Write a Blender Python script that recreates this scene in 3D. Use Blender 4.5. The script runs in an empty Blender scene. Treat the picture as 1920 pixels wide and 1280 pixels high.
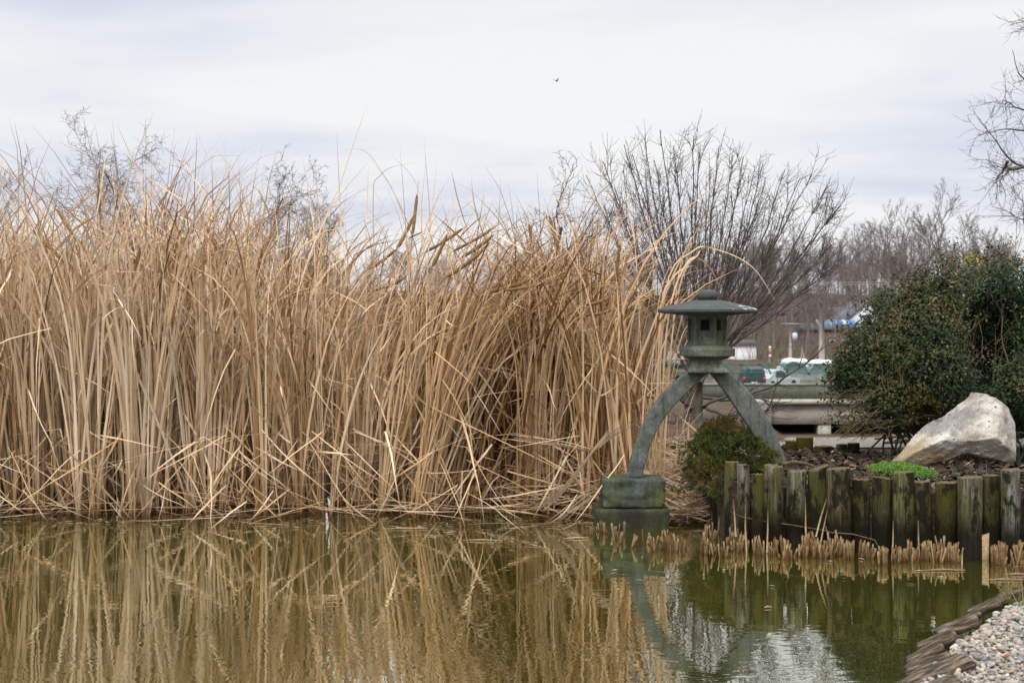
import bpy, bmesh, math, random
import numpy as np
from mathutils import Vector, noise as mnoise
S = bpy.context.scene
COL = S.collection
R = random.Random(7)
RN = np.random.default_rng(11)
F, CX, YH, HC = 2667.0, 960.0, 596.0, 1.66
def P(px, py, Y): return np.array(((px-CX)/F*Y, Y, HC-(py-YH)/F*Y))
def rad(a): return math.radians(a)

# ------------------------------------------------------------------ mesh builder
class MB:
    def __init__(s): s.v=[]; s.f=[]; s.c=[]; s.n=0; s.hasc=False
    def add(s, v, f, c=None):
        v=np.asarray(v,float).reshape(-1,3)
        for fa in (f if isinstance(f,list) and f and isinstance(f[0],np.ndarray) else [np.asarray(f,int)]):
            if len(fa): s.f.append(fa+s.n)
        s.v.append(v)
        if c is None: cc=np.ones((len(v),4))
        else:
            s.hasc=True; c=np.asarray(c,float)
            cc=np.tile(c,(len(v),1)) if c.ndim==1 else c
            if cc.shape[1]==3: cc=np.hstack([cc,np.ones((len(cc),1))])
        s.c.append(cc); s.n+=len(v)
    def build(s, name, mat, parent=None, org=None, smooth=True):
        V=np.vstack(s.v)
        if parent is not None:
            org=np.zeros(3); q=parent
            while q is not None: org=org+np.array(q.location); q=q.parent
        o0=np.zeros(3) if org is None else np.array(org,float)
        V=V-o0
        me=bpy.data.meshes.new(name)
        me.vertices.add(len(V)); me.vertices.foreach_set('co',V.ravel())
        nl=sum(f.size for f in s.f); nf=sum(len(f) for f in s.f)
        me.loops.add(nl); me.polygons.add(nf)
        me.loops.foreach_set('vertex_index',np.concatenate([f.ravel() for f in s.f]).astype(np.int32))
        tot=np.concatenate([np.full(len(f),f.shape[1]) for f in s.f])
        st=np.concatenate([[0],np.cumsum(tot)[:-1]])
        me.polygons.foreach_set('loop_start',st.astype(np.int32))
        if smooth: me.polygons.foreach_set('use_smooth',np.ones(nf,bool))
        me.update(calc_edges=True)
        if s.hasc:
            a=me.attributes.new('tint','FLOAT_COLOR','POINT')
            a.data.foreach_set('color',np.vstack(s.c).astype(np.float32).ravel())
        me.validate()
        me.materials.append(mat)
        ob=bpy.data.objects.new(name,me); COL.objects.link(ob)
        if parent is not None: ob.parent=parent
        elif org is not None: ob.location=o0
        return ob
def tag(o,label=None,cat=None,group=None,kind=None):
    for k,v in (('label',label),('category',cat),('group',group),('kind',kind)):
        if v: o[k]=v
    return o
def thing(name,label,cat,loc,group=None):
    o=bpy.data.objects.new(name,None); COL.objects.link(o); o.location=loc; o.empty_display_size=.2
    return tag(o,label,cat,group)
def dup(o,loc,rz=0,sc=1,label=None):
    c=o.copy(); COL.objects.link(c); c.location=loc; c.rotation_euler=(0,0,rz); c.scale=(sc,sc,sc)
    if label: c['label']=label
    for ch in list(o.children):
        d=ch.copy(); COL.objects.link(d); d.parent=c
    return c

def tube(mb, pts, rads, sides=6, c=None, cap=True):
    pts=np.asarray(pts,float); n=len(pts)
    rads=np.broadcast_to(np.asarray(rads,float),(n,))
    d=np.gradient(pts,axis=0); d/=np.linalg.norm(d,axis=1,keepdims=True)+1e-12
    ref=np.array((0.,0,1)) if abs(d[:,2]).mean()<.8 else np.array((1.,0,0))
    a=np.cross(d,ref); a/=np.linalg.norm(a,axis=1,keepdims=True)+1e-12
    b=np.cross(d,a)
    t=np.arange(sides)/sides*2*np.pi
    V=pts[:,None]+rads[:,None,None]*(np.cos(t)[None,:,None]*a[:,None]+np.sin(t)[None,:,None]*b[:,None])
    i=np.arange(n-1)[:,None]*sides; j=np.arange(sides)[None]; k=(j+1)%sides
    q=np.stack([i+j,i+k,i+sides+k,i+sides+j],-1).reshape(-1,4)
    fs=[q]
    if cap and sides>2:
        fs+= [np.arange(sides)[None,::1], (np.arange(sides)+(n-1)*sides)[None,::-1]]
    mb.add(V.reshape(-1,3),fs,c)
def box(mb,c,s,rz=0,col=None):
    v=np.array([(x,y,z) for x in(-.5,.5) for y in(-.5,.5) for z in(-.5,.5)])*np.array(s)
    cr,sr=math.cos(rz),math.sin(rz)
    v=np.stack([v[:,0]*cr-v[:,1]*sr,v[:,0]*sr+v[:,1]*cr,v[:,2]],1)+np.array(c)
    mb.add(v,np.array([(0,1,3,2),(4,6,7,5),(0,4,5,1),(2,3,7,6),(0,2,6,4),(1,5,7,3)]),col)
def prism(mb,poly,y0,y1,col=None):
    """closed polygon in x,z, extruded along y"""
    n=len(poly); p=np.array(poly,float)
    v=np.vstack([np.c_[p[:,0],np.full(n,y0),p[:,1]],np.c_[p[:,0],np.full(n,y1),p[:,1]]])
    i=np.arange(n); j=(i+1)%n
    mb.add(v,[np.stack([i,j,j+n,i+n],1),i[None,::-1],(i+n)[None]],col)
def lathe(mb,prof,c,sides=6,rot=0.,sx=1,col=None):
    """profile of (r,z) rings round the z axis"""
    t=rot+np.arange(sides)/sides*2*np.pi; m=len(prof)
    V=np.array([[(c[0]+r*math.cos(a)*sx,c[1]+r*math.sin(a),z) for a in t] for r,z in prof]).reshape(-1,3)
    i=np.arange(m-1)[:,None]*sides; j=np.arange(sides)[None]; k=(j+1)%sides
    q=np.stack([i+j,i+k,i+sides+k,i+sides+j],-1).reshape(-1,4)
    mb.add(V,[q,np.arange(sides)[None,::-1],(np.arange(sides)+(m-1)*sides)[None]],col)
def bevel(ob,w,seg=2,ang=35):
    m=ob.modifiers.new('bevel','BEVEL'); m.width=w; m.segments=seg; m.limit_method='ANGLE'; m.angle_limit=rad(ang)
    return ob
def flat(ob):
    ob.data.polygons.foreach_set('use_smooth',np.zeros(len(ob.data.polygons),bool)); return ob
def fbm(p,sc,oct=4,seed=0.): return mnoise.fractal(Vector(p)*sc+Vector((seed,seed*.7,-seed)),1.0,2.0,oct)

# ------------------------------------------------------------------ materials
class NT:
    def __init__(s,name):
        s.m=bpy.data.materials.new(name); s.m.use_nodes=True; s.t=s.m.node_tree; s.t.nodes.clear()
        s.out=s.t.nodes.new('ShaderNodeOutputMaterial')
    def n(s,ty,ins=None,**kw):
        nd=s.t.nodes.new(ty)
        for k,v in kw.items(): setattr(nd,k,v)
        for k,v in (ins or {}).items(): s.set(nd.inputs[k],v)
        return nd
    def set(s,inp,v):
        if isinstance(v,bpy.types.NodeSocket): s.t.links.new(v,inp)
        elif isinstance(v,(tuple,list)) and len(v)==3 and inp.type=='RGBA': inp.default_value=(*v,1)
        else: inp.default_value=v
    def math(s,op,a,b=0.,clamp=False): return s.n('ShaderNodeMath',{0:a,1:b},operation=op,use_clamp=clamp).outputs[0]
    def mix(s,f,a,b,bt='MIX'):
        nd=s.n('ShaderNodeMix',data_type='RGBA',blend_type=bt); nd.clamp_factor=True
        s.set(nd.inputs[0],f); s.set(nd.inputs[6],a); s.set(nd.inputs[7],b); return nd.outputs[2]
    def mr(s,v,a,b,c=0.,d=1.,smooth=False):
        nd=s.n('ShaderNodeMapRange',{0:v,1:a,2:b,3:c,4:d}); nd.clamp=True
        if smooth: nd.interpolation_type='SMOOTHSTEP'
        return nd.outputs[0]
    def ramp(s,f,st):
        nd=s.n('ShaderNodeValToRGB',{0:f}); e=nd.color_ramp.elements
        while len(e)<len(st): e.new(.5)
        for x,(p,c) in zip(e,st): x.position=p; x.color=(*c,1)
        return nd.outputs[0]
    def noise(s,sc,vec=None,det=4,rough=.55,dist=0.):
        nd=s.n('ShaderNodeTexNoise',{'Scale':sc,'Detail':det,'Roughness':rough,'Distortion':dist})
        if vec is not None: s.set(nd.inputs['Vector'],vec)
        return nd.outputs[0]
    def scale(s,vec,xyz,loc=(0,0,0)): return s.n('ShaderNodeMapping',{'Vector':vec,'Scale':xyz,'Location':loc}).outputs[0]
    @property
    def obj(s): return s.n('ShaderNodeTexCoord').outputs['Object']
    @property
    def pos(s): return s.n('ShaderNodeNewGeometry').outputs['Position']
    @property
    def nrm(s): return s.n('ShaderNodeNewGeometry').outputs['Normal']
    def sep(s,v): return s.n('ShaderNodeSeparateXYZ',{0:v}).outputs
    def bump(s,h,st=.4,dist=.01): return s.n('ShaderNodeBump',{'Strength':st,'Distance':dist,'Height':h}).outputs[0]
    def pr(s,col,rough=.7,nrm=None,spec=.3,metal=0.,trans=0.):
        b=s.n('ShaderNodeBsdfPrincipled',{'Base Color':col,'Roughness':rough,'Specular IOR Level':spec,'Metallic':metal})
        if nrm is not None: s.set(b.inputs['Normal'],nrm)
        o=b.outputs[0]
        if trans:
            t=s.n('ShaderNodeBsdfTranslucent',{'Color':col}); o=s.n('ShaderNodeMixShader',{0:trans,1:o,2:t.outputs[0]}).outputs[0]
        s.t.links.new(o,s.out.inputs[0]); return s.m
def attr(t): return t.n('ShaderNodeAttribute',attribute_name='tint').outputs['Color']

def m_reed():
    t=NT('dry_reed'); a=t.n('ShaderNodeSeparateColor',{0:attr(t)}).outputs; r,al,ac=a[0],a[1],a[2]
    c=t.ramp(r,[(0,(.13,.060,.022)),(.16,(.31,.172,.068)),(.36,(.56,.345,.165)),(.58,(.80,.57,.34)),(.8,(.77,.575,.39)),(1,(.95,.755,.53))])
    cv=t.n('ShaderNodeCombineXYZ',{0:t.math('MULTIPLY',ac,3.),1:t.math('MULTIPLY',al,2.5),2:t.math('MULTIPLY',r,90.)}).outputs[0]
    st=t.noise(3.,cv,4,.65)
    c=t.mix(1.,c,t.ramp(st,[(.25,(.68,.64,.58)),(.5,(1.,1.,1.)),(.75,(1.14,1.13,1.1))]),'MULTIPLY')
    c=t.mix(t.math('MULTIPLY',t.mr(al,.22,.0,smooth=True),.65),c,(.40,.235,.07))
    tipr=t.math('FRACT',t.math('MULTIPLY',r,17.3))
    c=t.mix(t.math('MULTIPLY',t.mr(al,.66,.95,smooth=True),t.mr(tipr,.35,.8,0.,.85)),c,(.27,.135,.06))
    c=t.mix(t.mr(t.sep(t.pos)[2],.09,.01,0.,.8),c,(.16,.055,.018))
    return t.pr(c,.6,None,.2,0.,.12)
def m_tint(name,rough=.6,spec=.3,trans=0.,nsc=0,bump=0.,nlo=.75,nhi=1.2):
    t=NT(name); c=attr(t); nr=None
    if nsc:
        nz=t.noise(nsc,t.pos,4); c=t.mix(1.,c,t.ramp(nz,[(.3,(nlo,)*3),(.7,(nhi,)*3)]),'MULTIPLY')
        if bump: nr=t.bump(nz,bump,.01)
    return t.pr(c,rough,nr,spec,0.,trans)
def m_noise(name,stops,sc,rough=.8,bump=.3,dist=.01,vec=(1,1,1),spec=.25,det=6,space='obj'):
    t=NT(name); v=t.scale(t.obj if space=='obj' else t.pos,vec); nz=t.noise(sc,v,det,.6)
    return t.pr(t.ramp(nz,stops),rough,t.bump(nz,bump,dist) if bump else None,spec)
def m_stone(name,base,moss=.5,lich=.3):
    t=NT(name); p=t.pos; n1=t.noise(6,p,5,.6); n2=t.noise(220,p,2,.7); n3=t.noise(38,p,4,.65); n4=t.noise(3.2,t.scale(p,(1,1,.6),(3,1,7)),5,.65)
    b=np.array(base)
    c=t.ramp(n1,[(.35,tuple(b*.6)),(.65,tuple(b*1.3))])
    c=t.mix(1.,c,t.ramp(n3,[(.35,(.72,.72,.72)),(.65,(1.25,1.25,1.25))]),'MULTIPLY')
    c=t.mix(1.,c,t.ramp(n2,[(.3,(.55,.56,.56)),(.5,(1,1,1)),(.72,(1.6,1.6,1.58))]),'MULTIPLY')
    c=t.mix(t.math('MULTIPLY',t.mr(n4,.44,.58),moss),c,(.105,.115,.04))
    c=t.mix(t.math('MULTIPLY',t.mr(n3,.62,.68),lich),c,(.33,.34,.31))
    n5=t.noise(1.,t.scale(p,(26,26,2.2)),4,.6); c=t.mix(t.mr(n5,.52,.64,0.,.55),c,(.035,.038,.032))
    h=t.math('ADD',n2,t.math('MULTIPLY',n3,1.5))
    return t.pr(c,.82,t.bump(h,.45,.006),.25)
def m_roofstone():
    t=NT('roof_stone'); p=t.pos; n1=t.noise(7,p,5,.6); n2=t.noise(200,p,2,.7); n3=t.noise(24,p,5,.65); xyz=t.sep(p)
    c=t.ramp(n1,[(.3,(.045,.052,.05)),(.7,(.10,.11,.105))])
    c=t.mix(1.,c,t.ramp(n2,[(.3,(.6,.6,.6)),(.5,(1,1,1)),(.72,(1.5,1.5,1.5))]),'MULTIPLY')
    c=t.mix(t.math('MULTIPLY',t.mr(n1,.5,.65),.5),c,(.05,.065,.035))
    up=t.sep(t.nrm)[2]
    lich=t.math('MULTIPLY',t.mr(t.math('ADD',n3,t.math('MULTIPLY',t.mr(xyz[0],1.70,1.95),.25)),.66,.74),t.mr(up,.1,.5))
    c=t.mix(lich,c,(.46,.47,.46))
    return t.pr(c,.85,t.bump(t.math('ADD',n2,n3),.45,.006),.2)
def m_log():
    t=NT('weathered_log'); o=t.obj; oi=t.n('ShaderNodeObjectInfo'); oc,rn=oi.outputs['Color'],oi.outputs['Random']
    off=t.n('ShaderNodeCombineXYZ',{0:t.math('MULTIPLY',rn,37.),1:t.math('MULTIPLY',rn,11.),2:t.math('MULTIPLY',rn,23.)}).outputs[0]
    v=t.n('ShaderNodeVectorMath',{0:o,1:off},operation='ADD').outputs[0]
    gr=t.noise(1.,t.scale(v,(55,55,3.5)),6,.65); bl=t.noise(1.,t.scale(v,(9,9,4.5)),5,.65); ms=t.noise(1.,t.scale(v,(7,7,3),(9,2,4)),4,.6); fine=t.noise(90,v,3,.7); ck=t.noise(1.,t.scale(v,(120,120,5)),4,.6)
    c=t.mix(1.,oc,t.ramp(gr,[(.34,(.30,.28,.25)),(.5,(.75,.74,.72)),(.66,(1.2,1.18,1.12))]),'MULTIPLY')
    c=t.mix(1.,c,t.ramp(ck,[(.38,(.35,.33,.3)),(.46,(1,1,1)),(.7,(1.2,1.2,1.18))]),'MULTIPLY')
    c=t.mix(t.mr(ms,.42,.58,0.,.82),c,t.mix(fine,(.032,.033,.006),(.125,.115,.018)))
    c=t.mix(t.mr(bl,.50,.57,0.,.92),c,(.016,.015,.010))
    c=t.mix(t.math('MULTIPLY',t.mr(bl,.37,.32,0.,1.),t.mr(rn,.3,.8,.1,.8)),c,(.33,.34,.30))
    z=t.sep(t.pos)[2]
    wet=t.math('ADD',z,t.math('MULTIPLY',t.math('SUBTRACT',bl,.5),.22))
    c=t.mix(t.mr(wet,.37,.14,0.,.93,True),c,(.013,.012,.006))
    up=t.sep(t.nrm)[2]
    c=t.mix(t.mr(up,.75,.9,0.,.8),c,t.mix(fine,(.10,.075,.045),(.27,.20,.12)))
    return t.pr(c,.9,t.bump(t.math('ADD',t.math('ADD',gr,ck),t.math('MULTIPLY',fine,.6)),.9,.014),.08)
def m_boulder():
    t=NT('pale_boulder'); p=t.obj; n1=t.noise(4.5,p,6,.62); n2=t.noise(16,p,5,.65); n3=t.noise(95,p,3,.6); n4=t.noise(3.,t.scale(p,(1,1,1),(5,2,8)),4,.6)
    c=t.ramp(n1,[(.34,(.28,.245,.185)),(.46,(.48,.44,.37)),(.58,(.62,.58,.50))])
    c=t.mix(t.mr(n4,.50,.60,0.,.8),c,t.mix(n2,(.13,.12,.125),(.34,.315,.30)))
    z=t.sep(p)[2]
    c=t.mix(t.math('MULTIPLY',t.mr(t.math('ADD',z,t.math('ADD',t.math('MULTIPLY',n1,.35),t.math('MULTIPLY',t.sep(p)[0],.45))),.36,.20),.8),c,t.mix(n2,(.24,.17,.075),(.42,.32,.17)))
    vo=t.n('ShaderNodeTexVoronoi',{'Vector':p,'Scale':17.,'Randomness':1.}).outputs['Distance']
    sp=t.math('MULTIPLY',t.mr(t.math('ADD',vo,t.math('MULTIPLY',n2,.5)),.43,.36),t.mr(n1,.45,.53))
    c=t.mix(t.math('MULTIPLY',sp,.85),c,(.085,.085,.09))
    c=t.mix(1.,c,t.ramp(n3,[(.35,(.75,.75,.75)),(.65,(1.15,1.15,1.15))]),'MULTIPLY')
    h=t.math('ADD',t.math('MULTIPLY',n2,1.6),n3)
    return t.pr(c,.85,t.bump(h,.5,.018),.2)
def m_water():
    t=NT('pond_water'); p=t.pos
    w1=t.noise(1.,t.scale(p,(6,9.5,1)),2,.5,.5); w2=t.noise(1.,t.scale(p,(18,34,1),(4,3,0)),1,.5,.4); w3=t.noise(1.,t.scale(p,(.45,.9,1)),2,.5)
    h=t.math('ADD',w1,t.math('MULTIPLY',w2,.10))
    h=t.math('MULTIPLY',h,t.mr(w3,.35,.65,.35,1.))
    nb=t.bump(h,.45,.003)
    mk=t.noise(.8,p,3)
    df=t.n('ShaderNodeBsdfDiffuse',{'Color':t.mix(mk,(.042,.044,.005),(.055,.054,.008))}).outputs[0]
    gl=t.n('ShaderNodeBsdfGlossy',{'Color':(.965,.97,.875),'Roughness':.0,'Normal':nb}).outputs[0]
    fr=t.n('ShaderNodeFresnel',{'IOR':4.6,'Normal':nb}).outputs[0]
    mx=t.n('ShaderNodeMixShader',{0:t.mr(fr,.40,.75,.73,.82),1:df,2:gl}).outputs[0]
    t.t.links.new(mx,t.out.inputs[0]); return t.m
def m_ground():
    t=NT('leafy_ground'); p=t.pos; n1=t.noise(.25,p,5,.6); n2=t.noise(2.6,p,8,.78); n3=t.noise(1.4,p,4,.6)
    c=t.ramp(n2,[(.32,(.03,.021,.014)),(.5,(.085,.058,.039)),(.68,(.165,.115,.08))])
    g=t.ramp(n2,[(.3,(.035,.042,.015)),(.7,(.11,.12,.045))])
    c=t.mix(t.mr(t.math('ADD',t.math('MULTIPLY',n1,.6),t.math('MULTIPLY',n3,.4)),.50,.58,0.,.8),c,g)
    return t.pr(c,.95,t.bump(n2,.6,.05),.1)
M={}
M['reed']=m_reed()
M['leaf']=m_tint('shrub_leaf',.5,.22,.08)
M['grass']=m_tint('green_blade',.5,.3,.25)
M['needle']=m_tint('juniper_needle',.6,.25,.1)
M['pebble']=m_tint('river_pebble',.6,.35,0,60,.15,.85,1.12)
M['chip']=m_tint('bark_chip',.85,.15,0,40,.4,.6,1.3)
M['paint']=m_tint('painted_surface',.35,.5,0,3,0,.92,1.06)
M['dull']=m_tint('dull_surface',.85,.2,0,2.5,.2,.82,1.12)
M['stub']=m_tint('cut_reed',.8,.15,0,70,.3,.6,1.25)
M['stone']=m_stone('lantern_granite',(.15,.165,.15),.45,.14)
M['leg']=m_stone('leg_granite',(.125,.138,.133),.42,.12)
M['green_stone']=m_stone('weathered_granite',(.135,.150,.12),.65,.12)
M['roof']=m_roofstone()
M['block']=m_stone('rough_block_stone',(.062,.074,.064),.85,.16)
M['slab']=m_stone('mossy_slab_stone',(.026,.024,.014),.5,.02)
M['log']=m_log()
M['boulder']=m_boulder()
M['water']=m_water()
M['ground']=m_ground()
M['mulch']=m_noise('mulch_soil',[(.3,(.02,.013,.009)),(.55,(.055,.036,.024)),(.72,(.13,.09,.065))],22,.95,.9,.03,space='pos')
M['path']=m_noise('pale_path',[(.3,(.15,.13,.105)),(.7,(.28,.245,.205))],14,.9,.3,.01,space='pos')
M['gravelbase']=m_noise('gravel_bed',[(.3,(.13,.11,.09)),(.7,(.30,.27,.23))],60,.9,.5,.01,space='pos')
M['bark']=m_noise('grey_bark',[(.3,(.035,.031,.025)),(.5,(.075,.068,.055)),(.75,(.15,.14,.115))],9,.9,.7,.02,(2,2,.6),.15,space='pos')
M['twig']=m_noise('dark_twig',[(.3,(.060,.048,.040)),(.7,(.14,.116,.098))],14,.9,0,.01,space='pos')
M['paletwig']=m_noise('pale_twig',[(.3,(.10,.085,.075)),(.7,(.20,.175,.155))],10,.95,0,space='pos')
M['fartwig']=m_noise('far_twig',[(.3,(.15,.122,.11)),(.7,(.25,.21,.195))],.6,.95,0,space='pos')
M['shrubtwig']=m_noise('shrub_twig',[(.35,(.065,.048,.024)),(.65,(.17,.135,.07))],30,.8,0,space='pos')
M['cathead']=m_noise('cattail_head',[(.3,(.15,.08,.032)),(.55,(.27,.155,.07)),(.75,(.40,.26,.13))],45,.95,.6,.006,(1,1,1),.1,space='pos')
M['edge']=m_noise('cracked_edging_wood',[(.34,(.016,.012,.008)),(.46,(.075,.055,.036)),(.56,(.17,.128,.085)),(.68,(.36,.285,.20))],5,.85,1.,.03,(1.6,12,12))
M['concrete']=m_noise('bridge_concrete',[(.3,(.34,.31,.25)),(.55,(.46,.43,.36)),(.75,(.55,.52,.45))],.7,.9,.1,.02,(1,1,1.6),space='pos')
M['parapet']=m_noise('weathered_parapet',[(.3,(.12,.105,.075)),(.5,(.19,.172,.128)),(.72,(.29,.262,.20))],1.1,.9,.2,.03,(1.6,1,.5),space='pos')
M['brick']=m_noise('brown_brick',[(.3,(.15,.085,.07)),(.7,(.22,.14,.12))],3,.9,0,space='pos')
M['shingle']=m_noise('grey_shingle',[(.3,(.10,.10,.11)),(.7,(.17,.17,.18))],2,.9,0,space='pos')
M['asphalt']=m_noise('road_asphalt',[(.3,(.04,.04,.042)),(.7,(.07,.07,.07))],3,.9,0,space='pos')
M['pole']=m_noise('pole_wood',[(.3,(.27,.24,.21)),(.7,(.42,.39,.36))],3,.9,0,space='pos')
t=NT('car_glass'); M['glass']=t.pr((.02,.025,.03),.08,None,.6)
t=NT('rubber'); M['rubber']=t.pr((.02,.02,.02),.8,None,.2)
t=NT('tail_lamp'); M['lamp']=t.pr((.5,.02,.02),.25,None,.5)
t=NT('black_bird'); M['bird']=t.pr((.015,.014,.016),.8,None,.2)
t=NT('cable'); M['cable']=t.pr((.10,.10,.11),.7,None,.3)
t=NT('green_fence_paint'); M['fence']=t.pr((.045,.19,.14),.45,None,.4)
t=NT('window_pane'); M['pane']=t.pr((.03,.03,.035),.15,None,.5)
# fine chain-link panel seen at 100 m: a woven wire sheet, partly open
t=NT('wire_mesh'); 
tr=t.n('ShaderNodeBsdfTransparent').outputs[0]; dfm=t.n('ShaderNodeBsdfDiffuse',{'Color':(.06,.17,.14)}).outputs[0]
xyz=t.sep(t.pos); 
wa=t.math('ABSOLUTE',t.math('SUBTRACT',t.math('FRACT',t.math('MULTIPLY',t.math('ADD',xyz[0],xyz[2]),14.)),.5)); wb=t.math('ABSOLUTE',t.math('SUBTRACT',t.math('FRACT',t.math('MULTIPLY',t.math('SUBTRACT',xyz[0],xyz[2]),14.)),.5))
f=t.math('MAXIMUM',t.mr(wa,.046,.04),t.mr(wb,.046,.04))
t.t.links.new(t.n('ShaderNodeMixShader',{0:f,1:tr,2:dfm}).outputs[0],t.out.inputs[0]); M['mesh']=t.m

# ------------------------------------------------------------------ sky, sun, camera
W=bpy.data.worlds.new('World'); S.world=W; W.use_nodes=True
SUN_EL,SUN_AZ=48.,200.     # degrees; azimuth clockwise from +Y: behind the photographer, a little to the left
wt=W.node_tree; wt.nodes.clear()
class WT(NT):
    def __init__(s): s.t=wt; s.out=wt.nodes.new('ShaderNodeOutputWorld')
w=WT()
sky=w.n('ShaderNodeTexSky',sky_type='NISHITA'); sky.sun_disc=False; sky.sun_elevation=rad(SUN_EL); sky.sun_rotation=rad(SUN_AZ)
g=w.n('ShaderNodeTexCoord').outputs['Generated']; x,y,z=w.sep(g)
den=w.math('ADD',w.math('MAXIMUM',z,0.),.10)
cv=w.n('ShaderNodeCombineXYZ',{0:w.math('DIVIDE',x,den),1:w.math('DIVIDE',y,den),2:0.}).outputs[0]
c1=w.noise(1.,w.scale(cv,(.55,.75,1),(1.3,.4,0)),6,.55,.25); c2=w.noise(1.,w.scale(cv,(.32,.55,1),(7.3,4.4,0)),4,.55,.3)
cl=w.math('ADD',w.math('MULTIPLY',c1,.5),w.math('MULTIPLY',c2,.5))
cc=w.ramp(cl,[(.39,(.60,.632,.74)),(.465,(.71,.732,.815)),(.52,(.805,.815,.845)),(.585,(.872,.873,.873))])
zen=w.mr(z,.26,.75,.92,2.35,True)
ten=w.math('MULTIPLY',zen,10.)
cc=w.n('ShaderNodeVectorMath',{0:cc,3:ten},operation='SCALE').outputs[0]
wm=w.mix(.93,sky.outputs[0],cc)
bg=w.n('ShaderNodeBackground',{'Color':wm,'Strength':.1}); wt.links.new(bg.outputs[0],w.out.inputs[0])
sl=bpy.data.lights.new('sun','SUN'); sl.energy=1.5; sl.angle=rad(22); sl.color=(1,.965,.91)
so=bpy.data.objects.new('sun',sl); COL.objects.link(so); so.location=(-5,-10,20)
sd=Vector((math.sin(rad(SUN_AZ))*math.cos(rad(SUN_EL)),math.cos(rad(SUN_AZ))*math.cos(rad(SUN_EL)),math.sin(rad(SUN_EL))))
so.rotation_euler=sd.to_track_quat('Z','Y').to_euler()
cam=bpy.data.cameras.new('camera'); co=bpy.data.objects.new('camera',cam); COL.objects.link(co); S.camera=co
co.location=(0,0,HC); co.rotation_euler=(rad(90),0,0); cam.lens=50; cam.sensor_width=36; cam.shift_y=-44/1920
cam.clip_end=3000; cam.clip_start=.1
cam.dof.use_dof=True; cam.dof.focus_distance=11.4; cam.dof.aperture_fstop=5.6
S.view_settings.view_transform='Standard'; S.view_settings.look='None'; S.view_settings.exposure=0.22; S.view_settings.gamma=1
S.cycles.max_bounces=8; S.cycles.diffuse_bounces=1; S.cycles.transparent_max_bounces=24; S.cycles.caustics_reflective=False; S.cycles.caustics_refractive=False

# ------------------------------------------------------------------ terrain and water
FRONT=[(1300,11.35),(1340,10.95),(1365,10.62),(1400,10.42),(1480,10.3),(1600,10.12),(1750,9.95),(1850,9.82),(1920,9.72),(2150,9.4),(2500,9.3)]
FX=[(p-CX)/F*y for p,y in FRONT]; FY=[y for p,y in FRONT]
def lerp(v,xs,ys): return np.interp(v,xs,ys)
def terrain(X,Y):
    X=np.asarray(X,float); Y=np.asarray(Y,float); u=X/np.maximum(Y,1.)
    k=np.clip((u-.155)/.03,0,1); k=k*k*(3-2*k)
    left=lerp(Y,[0,2.2,3.6,11.9,12.6,14,16,18,90,114,122,150,220,300,420,900],[.35,.3,-.4,-.4,-.06,.06,.36,.40,-3.8,-4.15,-4.12,-2.6,1.4,5.5,8.5,9])
    right=lerp(Y,[0,2.2,3.6,9.2,12.9,13.3,14.7,96,110,114,122,150,220,300,420,900],[.35,.3,-.4,-.4,-.4,.42,.43,-6.5,-6.6,-6.0,-4.12,-2.6,1.4,5.5,8.5,9])
    # bank in front of the reeds' right edge: the inlet between stone block and log wall
    z=left*(1-k)+right*k
    # bank to the right of the gravel (out of frame)
    return z
def axis(fine0,fine1,step,ends,grow=1.22):
    a=list(np.arange(fine0,fine1+1e-6,step)); s=step
    lo=[]; v=fine0; s=step
    while v>ends[0]: s*=grow; v-=s; lo.append(v)
    hi=[]; v=a[-1]; s=step
    while v<ends[1]: s*=grow; v+=s; hi.append(v)
    return np.array(lo[::-1]+a+hi)
ax=axis(-7,8,.25,(-700,700)); ay=axis(-1,17,.25,(-60,900),1.13)
GX,GY=np.meshgrid(ax,ay); GZ=terrain(GX,GY)
und=np.array([fbm((x*.12,y*.12,0),1.,3) for x,y in zip(GX.ravel(),GY.ravel())]).reshape(GX.shape)
amp=np.interp(GY,[0,15,22,60,150,300,500],[0,.0,.05,.25,.3,1.5,3])
GZ=GZ+und*amp
def grid(mb,GX,GY,GZ,c=None):
    h,w_=GX.shape; i=np.arange(h-1)[:,None]*w_; j=np.arange(w_-1)[None]
    mb.add(np.stack([GX,GY,GZ],-1).reshape(-1,3),np.stack([i+j,i+j+1,i+w_+j+1,i+w_+j],-1).reshape(-1,4),c)
mb=MB(); grid(mb,GX,GY,GZ); tag(mb.build('ground',M['ground']),'brown leaf-littered ground sloping from the garden to the wooded hill','ground',kind='structure')
mb=MB(); gx,gy=np.meshgrid(np.linspace(-16,16,9),np.linspace(2.4,13.4,7)); grid(mb,gx,gy,gx*0)
tag(mb.build('water',M['water']),'murky olive green pond water with faint ripples','pond',kind='structure')
# planting bed behind the log wall
def bed_front(X): return np.interp(X,FX,FY)
def bed_back(X): return np.interp(X,[1.35,1.6,2.0,3.0,5.8],[11.6,12.6,13.1,13.35,13.4])
def bed_z(X,Y):
    f=bed_front(X); v=np.clip((Y-f)/2.4,0,1)
    return .425+.07*np.sin(np.pi*np.clip(v,0,1))*np.interp(X,[1.3,2.0,2.8],[0,.6,1])+.02*np.sin(X*5+Y*3)
us=np.linspace(1.60,5.6,90); vs=np.linspace(0,1,46)
BX=np.tile(us,(46,1)); BY=np.array([[bed_front(a)+.02+(bed_back(a)-bed_front(a)-.02)*v for a in us] for v in vs])
BZ=bed_z(BX,BY)+np.array([.03*fbm((a,b,0),3.,4) for a,b in zip(BX.ravel(),BY.ravel())]).reshape(BX.shape)
mb=MB(); grid(mb,BX,BY,BZ)
e=[(np.c_[BX[0],BY[0],BZ[0]]),(np.c_[BX[0],BY[0],BZ[0]*0-.4])]
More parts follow.
